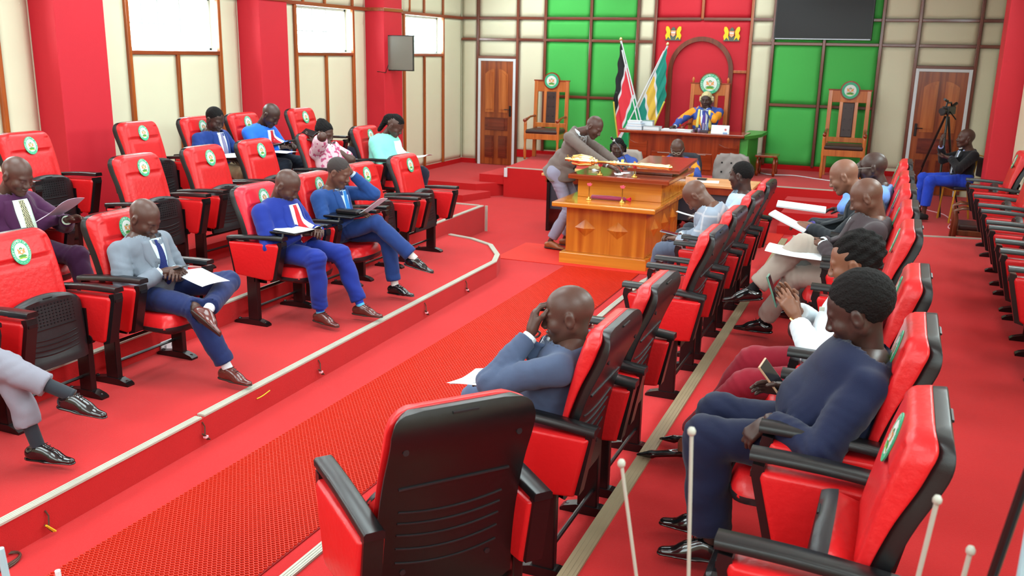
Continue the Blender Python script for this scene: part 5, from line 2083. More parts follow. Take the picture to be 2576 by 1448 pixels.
    f.ell(at(.0, 0, .04), (.135 + fat * .12 + belly * .3, (.170 + fat * .14) * wide, .12), Rt, .06)
    f.cone(shL, shR, .066 + fat * .02, .066 + fat * .02, .04)
    f.cone(at(-.015, 0, .93), at(-.02, 0, .99), .085, .066, .03)
    for (a, b_, c) in arms:
        d = unit(c - b_)
        if short:
            f.cone(a, a + (b_ - a) * .72, .072 + fat * .06, .068 + fat * .06, .025)
        else:
            f.cone(a, b_, .068 + fat * .05, .056 + fat * .03, .012)
            f.cone(b_, c - d * .015, .056 + fat * .03, .046, .010)

    def cuttop(X, Y, Z):
        out = np.full(X.shape, -1.0)
        for (b_, c) in ((eL, wL), (eR, wR)):
            if short: continue
            d = unit(c - b_)
            p = c - d * .012
            near = ((X - p[0]) ** 2 + (Y - p[1]) ** 2 + (Z - p[2]) ** 2) < .075 ** 2
            v = (X - p[0]) * d[0] + (Y - p[1]) * d[1] + (Z - p[2]) * d[2]
            out = np.maximum(out, np.where(near, v, -1))
        # open the neck
        p = neck - U * .006 + F_ * .01
        n_ = unit(U * .85 + F_ * .52)
        v = (X - p[0]) * n_[0] + (Y - p[1]) * n_[1] + (Z - p[2]) * n_[2]
        near = ((X - neck[0]) ** 2 + (Y - neck[1]) ** 2 + (Z - neck[2]) ** 2) < .13 ** 2
        return np.maximum(out, np.where(near, v, -1))
    fl = [(at(.1, 0, .18), U, .16, .009, 55), (at(.08, .1, .5), unit(U + Lf * .6), .14, .006, 42), (at(.08, -.1, .5), unit(U - Lf * .6), .14, .006, 42)]
    for (a, b_, c) in arms:
        if short: continue
        fl += [(b_, unit(c - a), .10, .012, 78), (a + (b_ - a) * .45, unit(b_ - a), .10, .007, 60), (b_ + (c - b_) * .6, unit(c - b_), .10, .006, 75), (a - U * .05, unit(a - at(0, 0, .8)), .09, .008, 60)]
    V, Q = f.mesh(.0105, wrinkle=wr, wf=34, seed=seed + 2, cut=cuttop, folds=fl)
    jk = np_mesh('jacket' if jacket else 'top', [(V, Q)], tm, P0)
    bvh = BVHTree.FromPolygons([tuple(v) for v in V], [tuple(q) for q in Q])

    def patch(rows, off, name, m, cols=5, th=.004):
        """rows: list of (u, lateral from, lateral to); projected on the chest from the front"""
        mb = MB()
        pts = []
        for (u, a, c) in rows:
            for j in range(cols):
                lat = a + (c - a) * j / (cols - 1)
                o = at(.6, lat, u)
                hit = bvh.ray_cast(Vector(o), Vector(-F_), 1.0)
                if hit[0] is None:
                    hp = at(.11, lat, u)
                else:
                    hp = np.array(hit[0])
                    if (hp - at(0, lat, u)) @ F_ < .03: hp = at(.11, lat, u)
                pts.append(hp)
        pts = np.array(pts).reshape(len(rows), cols, 3)
        for _ in range(2):
            p2_ = pts.copy()
            p2_[1:-1] = .5 * pts[1:-1] + .25 * (pts[2:] + pts[:-2])
            pts = p2_
        fr = (pts + F_ * off).reshape(-1, 3)
        bk = (pts + F_ * (off - .03)).reshape(-1, 3)
        nr_, n = len(rows), len(fr)
        mb.add(fr, grid_faces(nr_, cols))
        mb.add(bk, grid_faces(nr_, cols, True))
        ring = [(0, j) for j in range(cols)] + [(i, cols - 1) for i in range(1, nr_)] + [(nr_ - 1, j) for j in range(cols - 2, -1, -1)] + [(i, 0) for i in range(nr_ - 2, 0, -1)]
        for a in range(len(ring)):
            i, j = ring[a]
            i2, j2 = ring[(a + 1) % len(ring)]
            mb.f.append((i * cols + j, i2 * cols + j2, n + i2 * cols + j2, n + i * cols + j))
            mb.mi.append(0)
        return mb
    if shirt is not None and jacket:
        n = 12
        hwv = lambda t_: .058 * (1 - t_) ** .8 + .006 + vop * (math.sin(min(1, t_ * 1.25) * PI / 2) - .35 * max(0, t_ - .8) / .2)
        rows = [(.97 - (.97 - ub) * k / n, -hwv(k / n), hwv(k / n)) for k in range(n + 1)]
        mb = patch(rows, .003, 'shirt', shirt, 7)
        # collar ring
        cpt = neck + U * .006 + F_ * .005
        s0 = len(mb.v)
        ringn = 18
        for (rr, uu, fo) in ((nr * 1.32, -.022, .0), (nr * 1.22, .012, .004), (nr * 1.12, .016, .004), (nr * 1.15, -.022, .0)):
            for k in range(ringn):
                a = 2 * PI * k / ringn
                mb.v.append(tuple(cpt + F_ * (math.cos(a) * rr + fo) + Lf * math.sin(a) * rr + U * (uu - .016 * max(0, math.cos(a)))))
        for r_ in range(4):
            for k in range(ringn):
                a, b_ = s0 + r_ * ringn, s0 + ((r_ + 1) % 4) * ringn
                mb.f.append((a + k, a + (k + 1) % ringn, b_ + (k + 1) % ringn, b_ + k))
                mb.mi.append(0)
        for (b_, c) in ((eL, wL), (eR, wR)):
            d = unit(c - b_)
            mb.tube([c - d * .03, c + d * .006], [.034, .033], 14)
        mb.build('shirt', shirt, P0, smooth=False)
        auto_smooth(P0.children[-1].data, 50)
    if tie is not None:
        rows = []
        n = 12
        lo_ = .12
        for k in range(n + 1):
            t_ = k / n
            w_ = .017 if k == 0 else (.014 if k == 1 else .016 + .022 * t_)
            if k == n: w_ = .006
            rows.append((.955 - (.955 - lo_) * t_, -w_, w_))
        patch(rows, .010, 'tie', tie, 5).build('tie', tie, P0, smooth=True)
    if jacket and lapel != 'none':
        n = 12
        for s in (-1, 1):
            rows = []
            for k in range(n + 1):
                t_ = k / n
                inner = .058 * (1 - t_) ** .8 + .004 + vop * (math.sin(min(1, t_ * 1.25) * PI / 2) - .35 * max(0, t_ - .8) / .2)
                wd = .058 * math.sin(min(1, (1 - t_) * 1.6) * PI / 2) * (.72 if k < 3 else 1) + .004
                rows.append((.975 - (.975 - ub) * t_, s * inner, s * (inner + wd)))
            patch(rows, .0105, 'lapel', tm, 4).build('lapel', collar or tm, P0, smooth=True)
        q = MB()
        for u_ in ((.25, .16) if vop < .01 else (.2,)):
            o = at(.6, -.012 - vop * .8, u_)
            hit = bvh.ray_cast(Vector(o), Vector(-F_), 1.0)
            if hit[0] is not None:
                q.lathe([(.009, -.003), (.009, .003), (.004, .0045)], n=8)
                q.v[-24:] = [tuple(Matrix.Translation(hit[0] + Vector(F_ * .006)) @ (Vector((0, 0, 1)).rotation_difference(Vector(F_)).to_matrix() @ Vector(v))) for v in q.v[-24:]]
        if q.v:
            q.build('jacket_buttons', BLACK, jk)['kind'] = 'stuff'
    if band is not None:                                  # yellow facings of a robe
        for s in (-1, 1):
            rows = [(.99 - .78 * k / 10, s * (.075 + .01 * k / 10), s * (.112 + .02 * k / 10)) for k in range(11)]
            patch(rows, .010, 'facing', band, 4).build('robe_facing', band, P0, smooth=True)
    # ---- shoes and socks
    if legs and shoes:
        if shoes not in SHOES: SHOES[shoes] = shoe_mesh(shoes)
        for (a, to, uo) in ((aL, toeL, upL), (aR, toeR, upR)):
            org = np.array(a) - unit(uo) * .085 + unit(to) * .015
            ms = SHOES[shoes]
            o = np_mesh('shoe', [(place(ms[0][0], org, to, uo), ms[0][1])], shoem or SHOEB, P0)
            if len(ms) > 1: np_mesh('sole', [(place(ms[1][0], org, to, uo), ms[1][1])], SOLE if shoem is not SHOEB else SHOEB, o)
            if shoes == 'oxford' and shoem is not SHOET:
                q = MB()
                x, z = unit(to), unit(uo)
                y = np.cross(z, x)
                for k in range(4):
                    p = org + x * (.035 + .017 * k) + z * (.098 - .011 * k)
                    q.tube([p - y * .014, p + z * .003, p + y * .014], .0022, 5)
                q.build('laces', BLACK, o)['kind'] = 'stuff'
        if sock is not None:
            for (b_, c) in ((kL, aL), (kR, aR)):
                d = unit(c - b_)
                n = 10
                ms_ = sock if isinstance(sock, list) else [sock]
                mb = MB()
                for k in range(n):
                    mb.cur = (k * len(ms_) * 1) // n
                    p0, p1_ = c - d * (.15 - .17 * k / n), c - d * (.15 - .17 * (k + 1) / n)
                    mb.tube([p0, p1_], .037 - .003 * k / n, 14, cap=(k in (0, n - 1)))
                mb.build('sock', ms_, P0, smooth=True)
    if glasses:
        q = MB()
        for s in (-1, 1):
            q.tube([T(.112, s * .032 + .022 * math.cos(a), -.002 + .017 * math.sin(a)) for a in np.linspace(0, 2 * PI, 16)], .0018, 5, cap=False)
            q.tube([T(.110, s * .054, .002), T(.0, s * .085, .008)], .0018, 5)
        q.tube([T(.113, -.010, .0), T(.113, .010, .0)], .002, 5)
        q.build('glasses', NOSING, P0)
    info = dict(o=P0, T=T, HM=HM, wL=wL, wR=wR, eL=eL, eR=eR, at=at, F=F_, U=U, L=Lf, patch=patch, head=head, aL=aL, aR=aR, kL=kL, kR=kR)
    R_ = Matrix.Rotation(math.radians(rot), 4, 'Z')
    info['W'] = lambda p: (Matrix.Translation(base) @ R_ @ Vector(p))
    info['R'] = R_
    return info


def phone(pi, p, d, n_, label, m=None, size=(.075, .155, .009)):
    """a phone held at local point p, long axis d, screen normal n_"""
    y = Vector(pi['R'].to_3x3() @ Vector(unit(d)))
    z = Vector(pi['R'].to_3x3() @ Vector(unit(n_)))
    z = (z - y * z.dot(y)).normalized()
    x = y.cross(z)
    M = Matrix((x, y, z)).transposed().to_4x4()
    M.translation = pi['W'](p)
    t = empty('mobile_phone', label=label, cat='phone', group='phones in hands')
    t.matrix_world = M
    w, h, k = size
    MB().box(-w / 2, w / 2, -h / 2, h / 2, -k, 0, .003).build('phone_body', m or BLACK, t)
    MB().box(-w / 2 + .004, w / 2 - .004, -h / 2 + .005, h / 2 - .005, 0, .001).build('screen', mat('phone_screen', (30, 26, 30), .1), t)
    return t


def held_paper(pi, p, right, up_, w, h, label, curl=.01, **k):
    """a paper at local point p (centre); right = width direction, up_ = towards the top of the page"""
    x = Vector(pi['R'].to_3x3() @ Vector(unit(right)))
    y = Vector(pi['R'].to_3x3() @ Vector(unit(up_)))
    y = (y - x * y.dot(x)).normalized()
    M = Matrix((x, y, x.cross(y))).transposed().to_4x4()
    M.translation = pi['W'](p)
    o = sheet('paper', (0, 0, 0), w, h, (0, 0, 0), label, curl=curl, **k)
    o.matrix_world = M
    return o


WS = cloth('white_shirt_cloth', (232, 238, 244), bump=.05, var=.02)
# ---- left side
P3 = person('man in light grey jacket and navy trousers typing on a phone, legs crossed', (L1X(4.56), 4.56, .17), 0,
            hip=(.07, 0, .565), neck=(.02, 0, .94), head=(.045, .01, 1.055), look=(.85, .05, -.62), handL=(.26, .04, .72), handR=(.24, -.07, .73), elL=(0, .5, .5), elR=(.05, -.6, .4),
            hdL=(.6, -.6, .1), hdR=(.7, .5, .1), curlL=.8, curlR=.8, ankR=(.70, -.02, .125), knR=(.9, -.2, 1), ankL=(.64, -.10, .53), knL=(.6, 1.3, .8), toeR=(.85, -.1, -.02), toeL=(.9, -.15, -.38), upL=(.25, .8, .5),
            skin='dark', top=cloth('light_grey_wool', (118, 126, 138)), trousers=cloth('navy_trouser_wool', (26, 40, 88)), shirt=cloth('sky_shirt', (206, 226, 242), bump=.05), tie=pattern('navy_dotted_tie', 'check', (28, 34, 84), (44, 56, 120), 160),
            shoem=SHOEBR, sock=WS, seed=1, belly=.01, vop=.01, ub=.2)
phone(P3, (.33, -.01, .755), (1, -.1, .35), (-.4, 0, 1), 'dark phone held by the man in the light grey jacket')
held_paper(P3, (.47, .06, .70), (.25, 1, 0), (1, -.2, -.12), .21, .30, 'white paper lying on the navy knee of the man in light grey', .008)
P4 = person('man in royal blue suit and red tie with striped socks, typing on a phone', (L1X(6.05), 6.05, .17), 0,
            hip=(.07, 0, .58), neck=(.04, 0, .965), head=(.13, 0, 1.095), look=(.8, .1, -.72), handL=(.40, .04, .75), handR=(.31, -.08, .735), elL=(0, .55, .4), elR=(0.05, -.7, .3),
            hdL=(.5, -.6, .1), hdR=(.7, .5, .0), curlL=.8, curlR=.8, ankR=(.52, -.14, .125), knR=(.9, -.3, 1.2), ankL=(.70, .17, .13), knL=(1, .3, 1.2), toeR=(.9, -.22, -.03), toeL=(.95, .0, 0),
            fat=.18, wide=1.08, skin='dark', top=cloth('royal_blue_wool', (28, 48, 140)), trousers=MATS['royal_blue_wool'], shirt=WS, tie=cloth('red_silk_tie', (206, 22, 38), rough=.5), shoem=SHOEBR,
            sock=[cloth('sock_white', (230, 228, 230)), cloth('sock_orange', (226, 150, 50)), cloth('sock_blue', (40, 70, 190)), cloth('sock_sky', (90, 190, 230))], seed=3, belly=.03, vop=.035, ub=.14)
phone(P4, (.42, -.02, .775), (.9, -.2, .45), (-.4, 0, 1), 'dark phone held by the man in the royal blue suit')
P5 = person('man in steel blue suit holding his forehead and reading a paper', (L1X(6.86), 6.86, .17), 0,
            hip=(.07, 0, .565), neck=(.03, 0, .97), head=(.10, 0, 1.105), look=(.86, .12, -.45), handL=(.185, .115, 1.085), handR=(.29, -.07, .75), elL=(.5, .5, .5), elR=(0.05, -.6, .4),
            hdL=(-.35, -.45, .85), hdR=(.8, .35, .1), hbL=(.8, .3, .4), curlL=.55, curlR=.7, ankR=(.83, .06, .40), knR=(.8, -.05, 1.6), ankL=(.62, .09, .125), knL=(1, .15, 1.0), toeR=(.9, .1, -.20), toeL=(.9, -.1, 0), upR=(.2, 0, 1),
            skin='mid', top=cloth('steel_blue_wool', (32, 68, 130)), trousers=cloth('steel_blue_trousers', (32, 58, 118)), shirt=cloth('pale_blue_shirt', (196, 218, 246), bump=.05), tie=cloth('bright_blue_tie', (34, 120, 196), rough=.5), shoem=SHOEB, sock=cloth('cream_sock', (226, 220, 214)),
            hair='short', hairm=STUB, seed=5, vop=.008, ub=.24)
held_paper(P5, (.44, -.03, .83), (-.1, 1, -.05), (.75, .25, .55), .21, .30, 'white paper held by the man in the steel blue suit', .012)
P1 = person('man in purple suit with checked tie reading a paper at the left edge', (-5.79, 4.50, .34), 0,
            hip=(.08, 0, .57), neck=(.06, 0, .96), head=(.17, .02, 1.10), look=(.85, .05, -.5), handL=(.50, .12, .80), handR=(.42, -.22, .72), elL=(.1, .6, .5), elR=(0, -.6, .3),
            hdL=(.75, .1, .15), hdR=(.8, .4, 0), hbL=(0, .6, .8), ankL=(.68, .12, .12), ankR=(.60, -.12, .12), fat=.12, wide=1.05, skin='dark', top=cloth('purple_wool', (66, 20, 60)), trousers=cloth('purple_trousers', (60, 18, 56)),
            shirt=cloth('pale_green_shirt', (224, 244, 222), bump=.05), tie=pattern('checked_tie', 'check', (30, 32, 36), (220, 214, 170), 130), shoem=SHOEB, seed=7, belly=.03, vop=.04, ub=.12)
held_paper(P1, (.52, .04, .90), (.0, 1, .1), (.80, .15, .5), .22, .30, 'pinkish white paper held by the man in the purple suit', .02, m=mat('lilac_paper', (216, 200, 222), .7))
P2 = person('man in grey trousers with crossed legs and black shoes, cut off by the left edge', (L1X(2.9), 2.88, .17), 0,
            hip=(.04, 0, .57), neck=(-.06, 0, .99), head=(.0, 0, 1.13), look=(1, 0, -.3), handL=(.15, .16, .68), handR=(.15, -.16, .68), ankL=(.58, .27, .125), knL=(.8, .3, 1.0), ankR=(.78, .33, .42), knR=(.8, .45, 1.5),
            toeL=(.95, .2, -.02), toeR=(.95, .15, -.12), skin='dark', top=cloth('mid_grey_wool', (128, 130, 142)), trousers=cloth('grey_trousers', (138, 136, 148)), shirt=WS, shoem=SHOEB, sock=cloth('charcoal_sock', (44, 48, 56)), hem=.13, seed=2, hair='short')
P8 = person('woman in pink floral blouse resting her chin, phone in raised hand', (-5.87, 8.66, .34), 0,
            hip=(.06, 0, .57), neck=(-.01, 0, .955), head=(-.03, 0, 1.075), look=(.9, -.05, -.38), handR=(-.02, -.14, .98), elR=(.4, -.6, .3), handL=(.06, .03, .93), elL=(.5, .6, .4), hdR=(-.6, -.1, .75), hbR=(.5, -.2, .6), hdL=(.1, -.5, .5), hbL=(.7, .3, .3),
            curlR=.15, curlL=1.0, fem=True, fat=.15, skin='dark', top=pattern('pink_floral_cloth', 'blot', (232, 196, 206), (200, 90, 130), 24), jacket=False, short=True, trousers=cloth('dark_navy_cloth', (32, 34, 48)), hair='updo', shoem=SHOEB, seed=9)
phone(P8, (-.10, -.16, 1.10), (-.85, .1, .15), (-.2, -.6, 1), 'tablet-sized dark phone on the palm of the woman in pink', size=(.09, .17, .01))
P9 = person('woman in mint green and white blouse reading at the end of the middle left row', (-5.85, 9.72, .34), 0,
            hip=(.08, 0, .58), neck=(.10, 0, .98), head=(.24, 0, 1.11), look=(.8, .05, -.66), handL=(.42, .02, .76), handR=(.40, -.1, .74), elL=(0, .6, .4), elR=(0, -.6, .4), fem=True, fat=.35, wide=1.1, skin='dark',
            top=cloth('mint_cloth', (140, 222, 204)), jacket=False, trousers=cloth('dark_skirt', (30, 32, 52)), hair='ponytail', shoem=SHOEB, seed=11, belly=.05)
rows = [(.95 - .75 * k / 10, -.07, .10) for k in range(11)]
P9['patch'](rows, .006, 'x', WS, 7).build('white_front_panel', WS, P9['o'], smooth=True)
held_paper(P9, (.58, -.02, .78), (0, 1, 0), (1, 0, .15), .21, .28, 'white paper held by the woman in mint green', .015)
P6 = person('man in navy jacket and khaki trousers reading a large paper, top left tier', (-6.82, 7.90, .51), 0,
            hip=(.06, 0, .565), neck=(.01, 0, .945), head=(.06, 0, 1.065), look=(.85, -.1, -.55), handL=(.34, .14, .72), handR=(.30, -.2, .68), elL=(0, .6, .4), elR=(0, -.6, .4), skin='deep', top=cloth('navy_wool', (24, 52, 122)),
            trousers=cloth('khaki_cloth', (150, 126, 96)), shirt=WS, tie=cloth('lilac_grey_tie', (130, 124, 158)), hair='short', shoem=SHOEB, seed=13, vop=.02, ub=.2)
held_paper(P6, (.42, -.06, .73), (0, 1, .0), (1, 0, .08), .42, .30, 'large white paper in the hands of the man in the navy jacket', .015)
P7 = person('man in bright blue jacket and red tie using a phone, top left tier', (-6.83, 8.66, .51), 0,
            hip=(.06, 0, .57), neck=(.08, 0, .95), head=(.22, 0, 1.08), look=(.75, .05, -.72), handL=(.42, .03, .76), handR=(.38, -.07, .74), elL=(0, .6, .4), elR=(0, -.7, .3), fat=.15, wide=1.05, skin='deep', top=cloth('bright_blue_wool', (42, 110, 226)),
            trousers=cloth('charcoal_trousers', (36, 44, 58)), shirt=WS, tie=MATS['red_silk_tie'], shoem=SHOEB, seed=15, vop=.04, ub=.15)
phone(P7, (.48, -.02, .80), (1, 0, .3), (-.3, 0, 1), 'black phone held by the man in the bright blue jacket')
held_paper(P7, (.50, -.16, .70), (0, 1, 0), (1, 0, 0), .21, .26, 'white paper on the lap of the man in the bright blue jacket', .004)
P10 = person('guard in dark navy uniform with yellow badge, sitting against the left wall', (-7.15, 11.25, .0), -10,
             hip=(.05, 0, .56), neck=(-.03, 0, .98), head=(.03, 0, 1.13), look=(1, -.2, -.2), handL=(.25, .1, .7), handR=(.25, -.1, .7), skin='deep', top=cloth('dark_navy_uniform', (26, 26, 46)), jacket=False, trousers=MATS['dark_navy_uniform'], hair='bob', shoem=SHOEB, seed=17, wide=1.05, fat=.1)
q = MB().box(-.03, .03, -.004, .004, -.035, .035, .003)
q.xf(Matrix.Translation((-.0, -.255, .80)))
q.build('badge', mat('yellow_badge', (190, 150, 60), .6), P10['o'])
t = empty('guard_chair', (-7.2, 11.25, 0), 0, 'dark plain chair under the guard by the left wall', 'chair')
MB().box(-.2, .24, -.22, .22, .42, .46, .01).build('seat', BLACK, t)
MB().box(-.24, -.2, -.22, .22, .46, .9, .01).build('backrest', BLACK, t)
for sx in (-.18, .2):
    for sy in (-.19, .19): MB().box(sx - .015, sx + .015, sy - .015, sy + .015, 0, .42).build('leg', METALB, t)

# ---- right side
P17 = person('bald man in grey-blue suit rubbing his eye, papers on his lap, front right row', (-1.19, 3.60, .17), 180,
             hip=(.08, 0, .58), neck=(-.0, 0, .965), head=(.015, .01, 1.075), look=(.93, .30, -.22), handL=(.175, .10, .985), elL=(.35, .75, .35), handR=(.33, -.08, .72), elR=(0, -.6, .4), hdL=(-.05, -.35, .8), hbL=(.9, .5, .1), curlL=.85, thL=.2, hdR=(.8, .3, .0), curlR=.6,
             ankL=(.62, .10, .12), ankR=(.60, -.12, .12), skin='dark', top=cloth('grey_blue_wool', (74, 86, 114)), trousers=cloth('grey_blue_trousers', (84, 98, 128)), shirt=WS, tie=cloth('dark_tie', (40, 44, 60)), shoem=SHOEB, seed=19, wide=1.04, belly=.02)
q = MB().tube([P17['wL'] + unit(P17['wL'] - P17['eL']) * .02 + np.array((.031 * math.cos(a), .031 * math.sin(a), .006 * math.sin(2 * a))) for a in np.linspace(0, 2 * PI, 20)], .005, 6)
q.build('bracelet', mat('dark_beads', (60, 26, 30), .4), P17['o'])
TX = [("REPUBLIC", .012), ("COUNTY ASSEMBLY OF KERICHO", .0135), ("SECOND ASSEMBLY  FOURTH SESSION", .009), ("ORDER PAPER", .009), ("AFTERNOON SITTING", .009), ("AT 2.30 P.M.", .008)]
held_paper(P17, (.40, .045, .74), (-.35, -1, .05), (1, -.3, -.22), .215, .30, 'printed order paper on the lap of the man rubbing his eye', .006, lines=9, text=TX)
held_paper(P17, (.405, .0, .733), (-.15, -1, .05), (1, -.15, -.22), .215, .30, 'second white sheet under the printed order paper', .006)
P22 = person('woman in navy suit with short black hair holding a phone, right side foreground', (-.01, 3.46, .34), 180,
             hip=(.09, 0, .58), neck=(.0, 0, .945), head=(.045, 0, 1.10), look=(.88, .0, -.48), handL=(.31, .20, .715), elL=(-.1, .8, .4), handR=(.26, -.06, .745), elR=(0, -.6, .3), hdL=(.5, .05, -.55), hbL=(.5, .5, .4), curlL=.7, hdR=(.8, .25, .1), hbR=(0, -.8, .4), curlR=.45,
             ankL=(.50, .12, .135), knL=(1, .15, 1.2), ankR=(.55, -.10, .125), toeL=(.95, .1, -.05), fem=True, fat=.25, wide=1.18, belly=.045, skin='deep', top=cloth('navy_suit_cloth', (16, 24, 56)), trousers=cloth('navy_suit_trousers', (15, 22, 52)), jacket=False, hair='afro', shoem=SHOEB, seed=21, hem=.06, legw=.022)
phone(P22, (.33, -.02, .80), (.6, .1, .75), (-.75, .3, .55), 'gold-edged phone held by the woman in navy', m=mat('gold_case', (190, 150, 120), .3))
P21 = person('woman in maroon suit and white sleeves with curly hair, looking at a green phone', (-.02, 4.38, .34), 180,
             hip=(.08, 0, .575), neck=(.04, 0, .955), head=(.09, 0, 1.09), look=(.92, .0, -.36), handL=(.32, .08, .815), elL=(.25, .6, .2), handR=(.335, -.05, .825), elR=(.3, -.6, .3), hdL=(.55, -.15, .75), hbL=(-.2, .9, .2), hdR=(.55, .15, .75), hbR=(0, -1, 0), curlL=.5, curlR=.35,
             ankL=(.80, .12, .12), ankR=(.74, -.10, .12), toeL=(.9, .1, -.08), toeR=(.9, 0, -.08), fem=True, fat=.15, wide=1.08, belly=.02, skin='warm', top=WS, jacket=False, trousers=cloth('maroon_cloth', (148, 20, 42)), hair='curly', shoes='pump', shoem=SHOEB, seed=23, hem=.08, legw=.01)
f = Field()
A = P21['at']
f.ell(A(.012, 0, .70), (.150, .178, .19), np.stack([P21['F'], P21['L'], P21['U']], 1), .05)
f.ell(A(.02, 0, .30), (.158, .175, .20), np.stack([P21['F'], P21['L'], P21['U']], 1), .05)
V, Q = f.mesh(.011, wrinkle=.002)
np_mesh('waistcoat', [(V, Q)], MATS['maroon_cloth'], P21['o'])
phone(P21, (.45, .0, .925), (.35, 0, .9), (-.9, 0, .4), 'green-backed phone held up by the woman in maroon', m=mat('green_case', (90, 130, 112), .4))
q = MB().tube([P21['wL'] - unit(P21['wL'] - P21['eL']) * .008 + np.array((.034 * math.cos(a), .034 * math.sin(a), .012 * math.cos(a))) for a in np.linspace(0, 2 * PI, 20)], .0075, 6)
q.build('wristwatch', GOLD, P21['o'])
for s in (-1, 1):
    q = MB().tube([P21['T'](-.002, s * .088, -.045 + 0) + np.array((.010 * math.cos(a), 0, .012 * math.sin(a) - .012)) for a in np.linspace(0, 2 * PI, 12)], .0025, 5)
    q.build('earring', GOLD, P21['o'])
q = MB().box(-.012, .012, -.004, .004, -.010, .010, .003).xf(Matrix.Translation(A(.172, .085, .80).tolist()))
q.build('brooch', NOSING, P21['o'])
P19 = person('man in dark brown jacket and beige trousers, legs crossed, holding a phone', (-.05, 6.52, .34), 180,
             hip=(.08, 0, .57), neck=(.03, 0, .97), head=(.09, 0, 1.10), look=(.85, .0, -.55), handL=(.35, .05, .77), handR=(.36, -.06, .77), elL=(0, .7, .3), elR=(0, -.6, .3), hdL=(.7, -.4, .1), hdR=(.7, .4, .1), curlL=.8, curlR=.8,
             ankL=(.72, -.14, .125), knL=(.9, .0, 1.1), ankR=(.78, .10, .42), knR=(.7, .1, 1.6), toeL=(.95, -.05, -.02), toeR=(.95, .1, -.15), skin='mid', fat=.2, wide=1.05, top=cloth('dark_brown_wool', (66, 54, 58)), trousers=cloth('beige_trousers', (176, 160, 148)), shirt=WS, shoem=SHOEB, sock=cloth('black_sock', (24, 24, 28)), seed=25, belly=.03)
phone(P19, (.42, .0, .80), (1, 0, .1), (-.2, 0, 1), 'black phone in the hands of the man in dark brown')
held_paper(P19, (.50, .04, .72), (0, 1, 0), (1, .1, .10), .30, .42, 'white papers on the lap of the man in dark brown', .02)
P18 = person('bald man in black jacket holding a white paper, middle right row', (-.06, 7.42, .34), 180,
             hip=(.06, 0, .57), neck=(.10, 0, .97), head=(.28, 0, 1.125), look=(.85, .0, -.5), handL=(.50, .08, .72), handR=(.50, -.08, .72), elL=(.05, .7, .3), elR=(0, -.6, .3), hdL=(.85, -.3, .1), hdR=(.85, .3, .1), curlL=.7, curlR=.7,
             skin='tan', fat=.2, wide=1.08, top=cloth('black_wool', (34, 38, 44)), trousers=cloth('grey_green_trousers', (112, 128, 124)), shirt=cloth('violet_shirt', (80, 70, 150)), shoem=SHOEB, seed=27)
held_paper(P18, (.66, .08, .76), (.1, 1, 0), (1, 0, .42), .21, .30, 'stiff white paper held by the bald man in the black jacket', .004, thick=.012)
P20 = person('man in light blue shirt with glasses and a hand at his face', (-.07, 8.32, .34), 180,
             hip=(.08, 0, .57), neck=(.02, 0, .97), head=(.09, 0, 1.105), look=(.95, .0, -.1), handL=(.23, .02, 1.02), elL=(.35, .25, .4), handR=(.3, -.12, .72), hdL=(-.05, -.2, .8), hbL=(.8, .5, 0), curlL=.9, skin='deep', fat=.2, wide=1.05, top=cloth('light_blue_cloth', (120, 160, 236)), jacket=False,
             trousers=cloth('dark_grey_trousers', (50, 54, 64)), glasses=True, shoem=SHOEB, seed=29)
sheet('paper', (-.70, 8.05, 1.12), .40, .22, (math.radians(4), math.radians(4), math.radians(4)), 'white paper held out in front of the man in the light blue shirt', m=PAPER, thick=.012)
P15 = person('man in grey checked jacket bent forward over a phone, front right row', (-1.22, 7.66, .17), 180,
             hip=(.07, 0, .57), neck=(.15, 0, .955), head=(.285, .0, 1.03), look=(.45, .0, -.85), tilt=(.9, 0, .4), handL=(.40, .07, .66), handR=(.42, -.05, .67), elL=(.15, .7, .3), elR=(.1, -.6, .3), hdL=(.8, -.35, 0), hdR=(.8, .35, 0), curlL=.8, curlR=.8, ankL=(.62, .12, .13), ankR=(.50, -.1, .13),
             skin='mid', fat=.1, wide=1.05, top=pattern('grey_checked_wool', 'plaid', (150, 160, 176), (190, 190, 196), 2.6), trousers=cloth('slate_trousers', (84, 92, 112)), shirt=WS, shoem=SHOEB, seed=31, )
phone(P15, (.50, .02, .70), (1, 0, .15), (-.2, 0, 1), 'grey phone held by the bent man in grey checks', m=GRY)
held_paper(P15, (.36, -.15, .84), (0, 1, .2), (1, 0, .2), .14, .24, 'white paper beside the bent man in grey checks', .01)
P16 = person('man in pale blue shirt with short black hair seated facing the orange table', (-1.22, 8.50, .17), 180,
             hip=(.08, 0, .57), neck=(.02, 0, .97), head=(.05, 0, 1.11), look=(.95, -.25, -.15), handL=(.35, .12, .72), handR=(.35, -.1, .72), skin='deep', wide=1.05, top=cloth('pale_blue_cloth', (186, 206, 226)), jacket=False, trousers=MATS['dark_grey_trousers'], hair='short', shoem=SHOEB, seed=33)

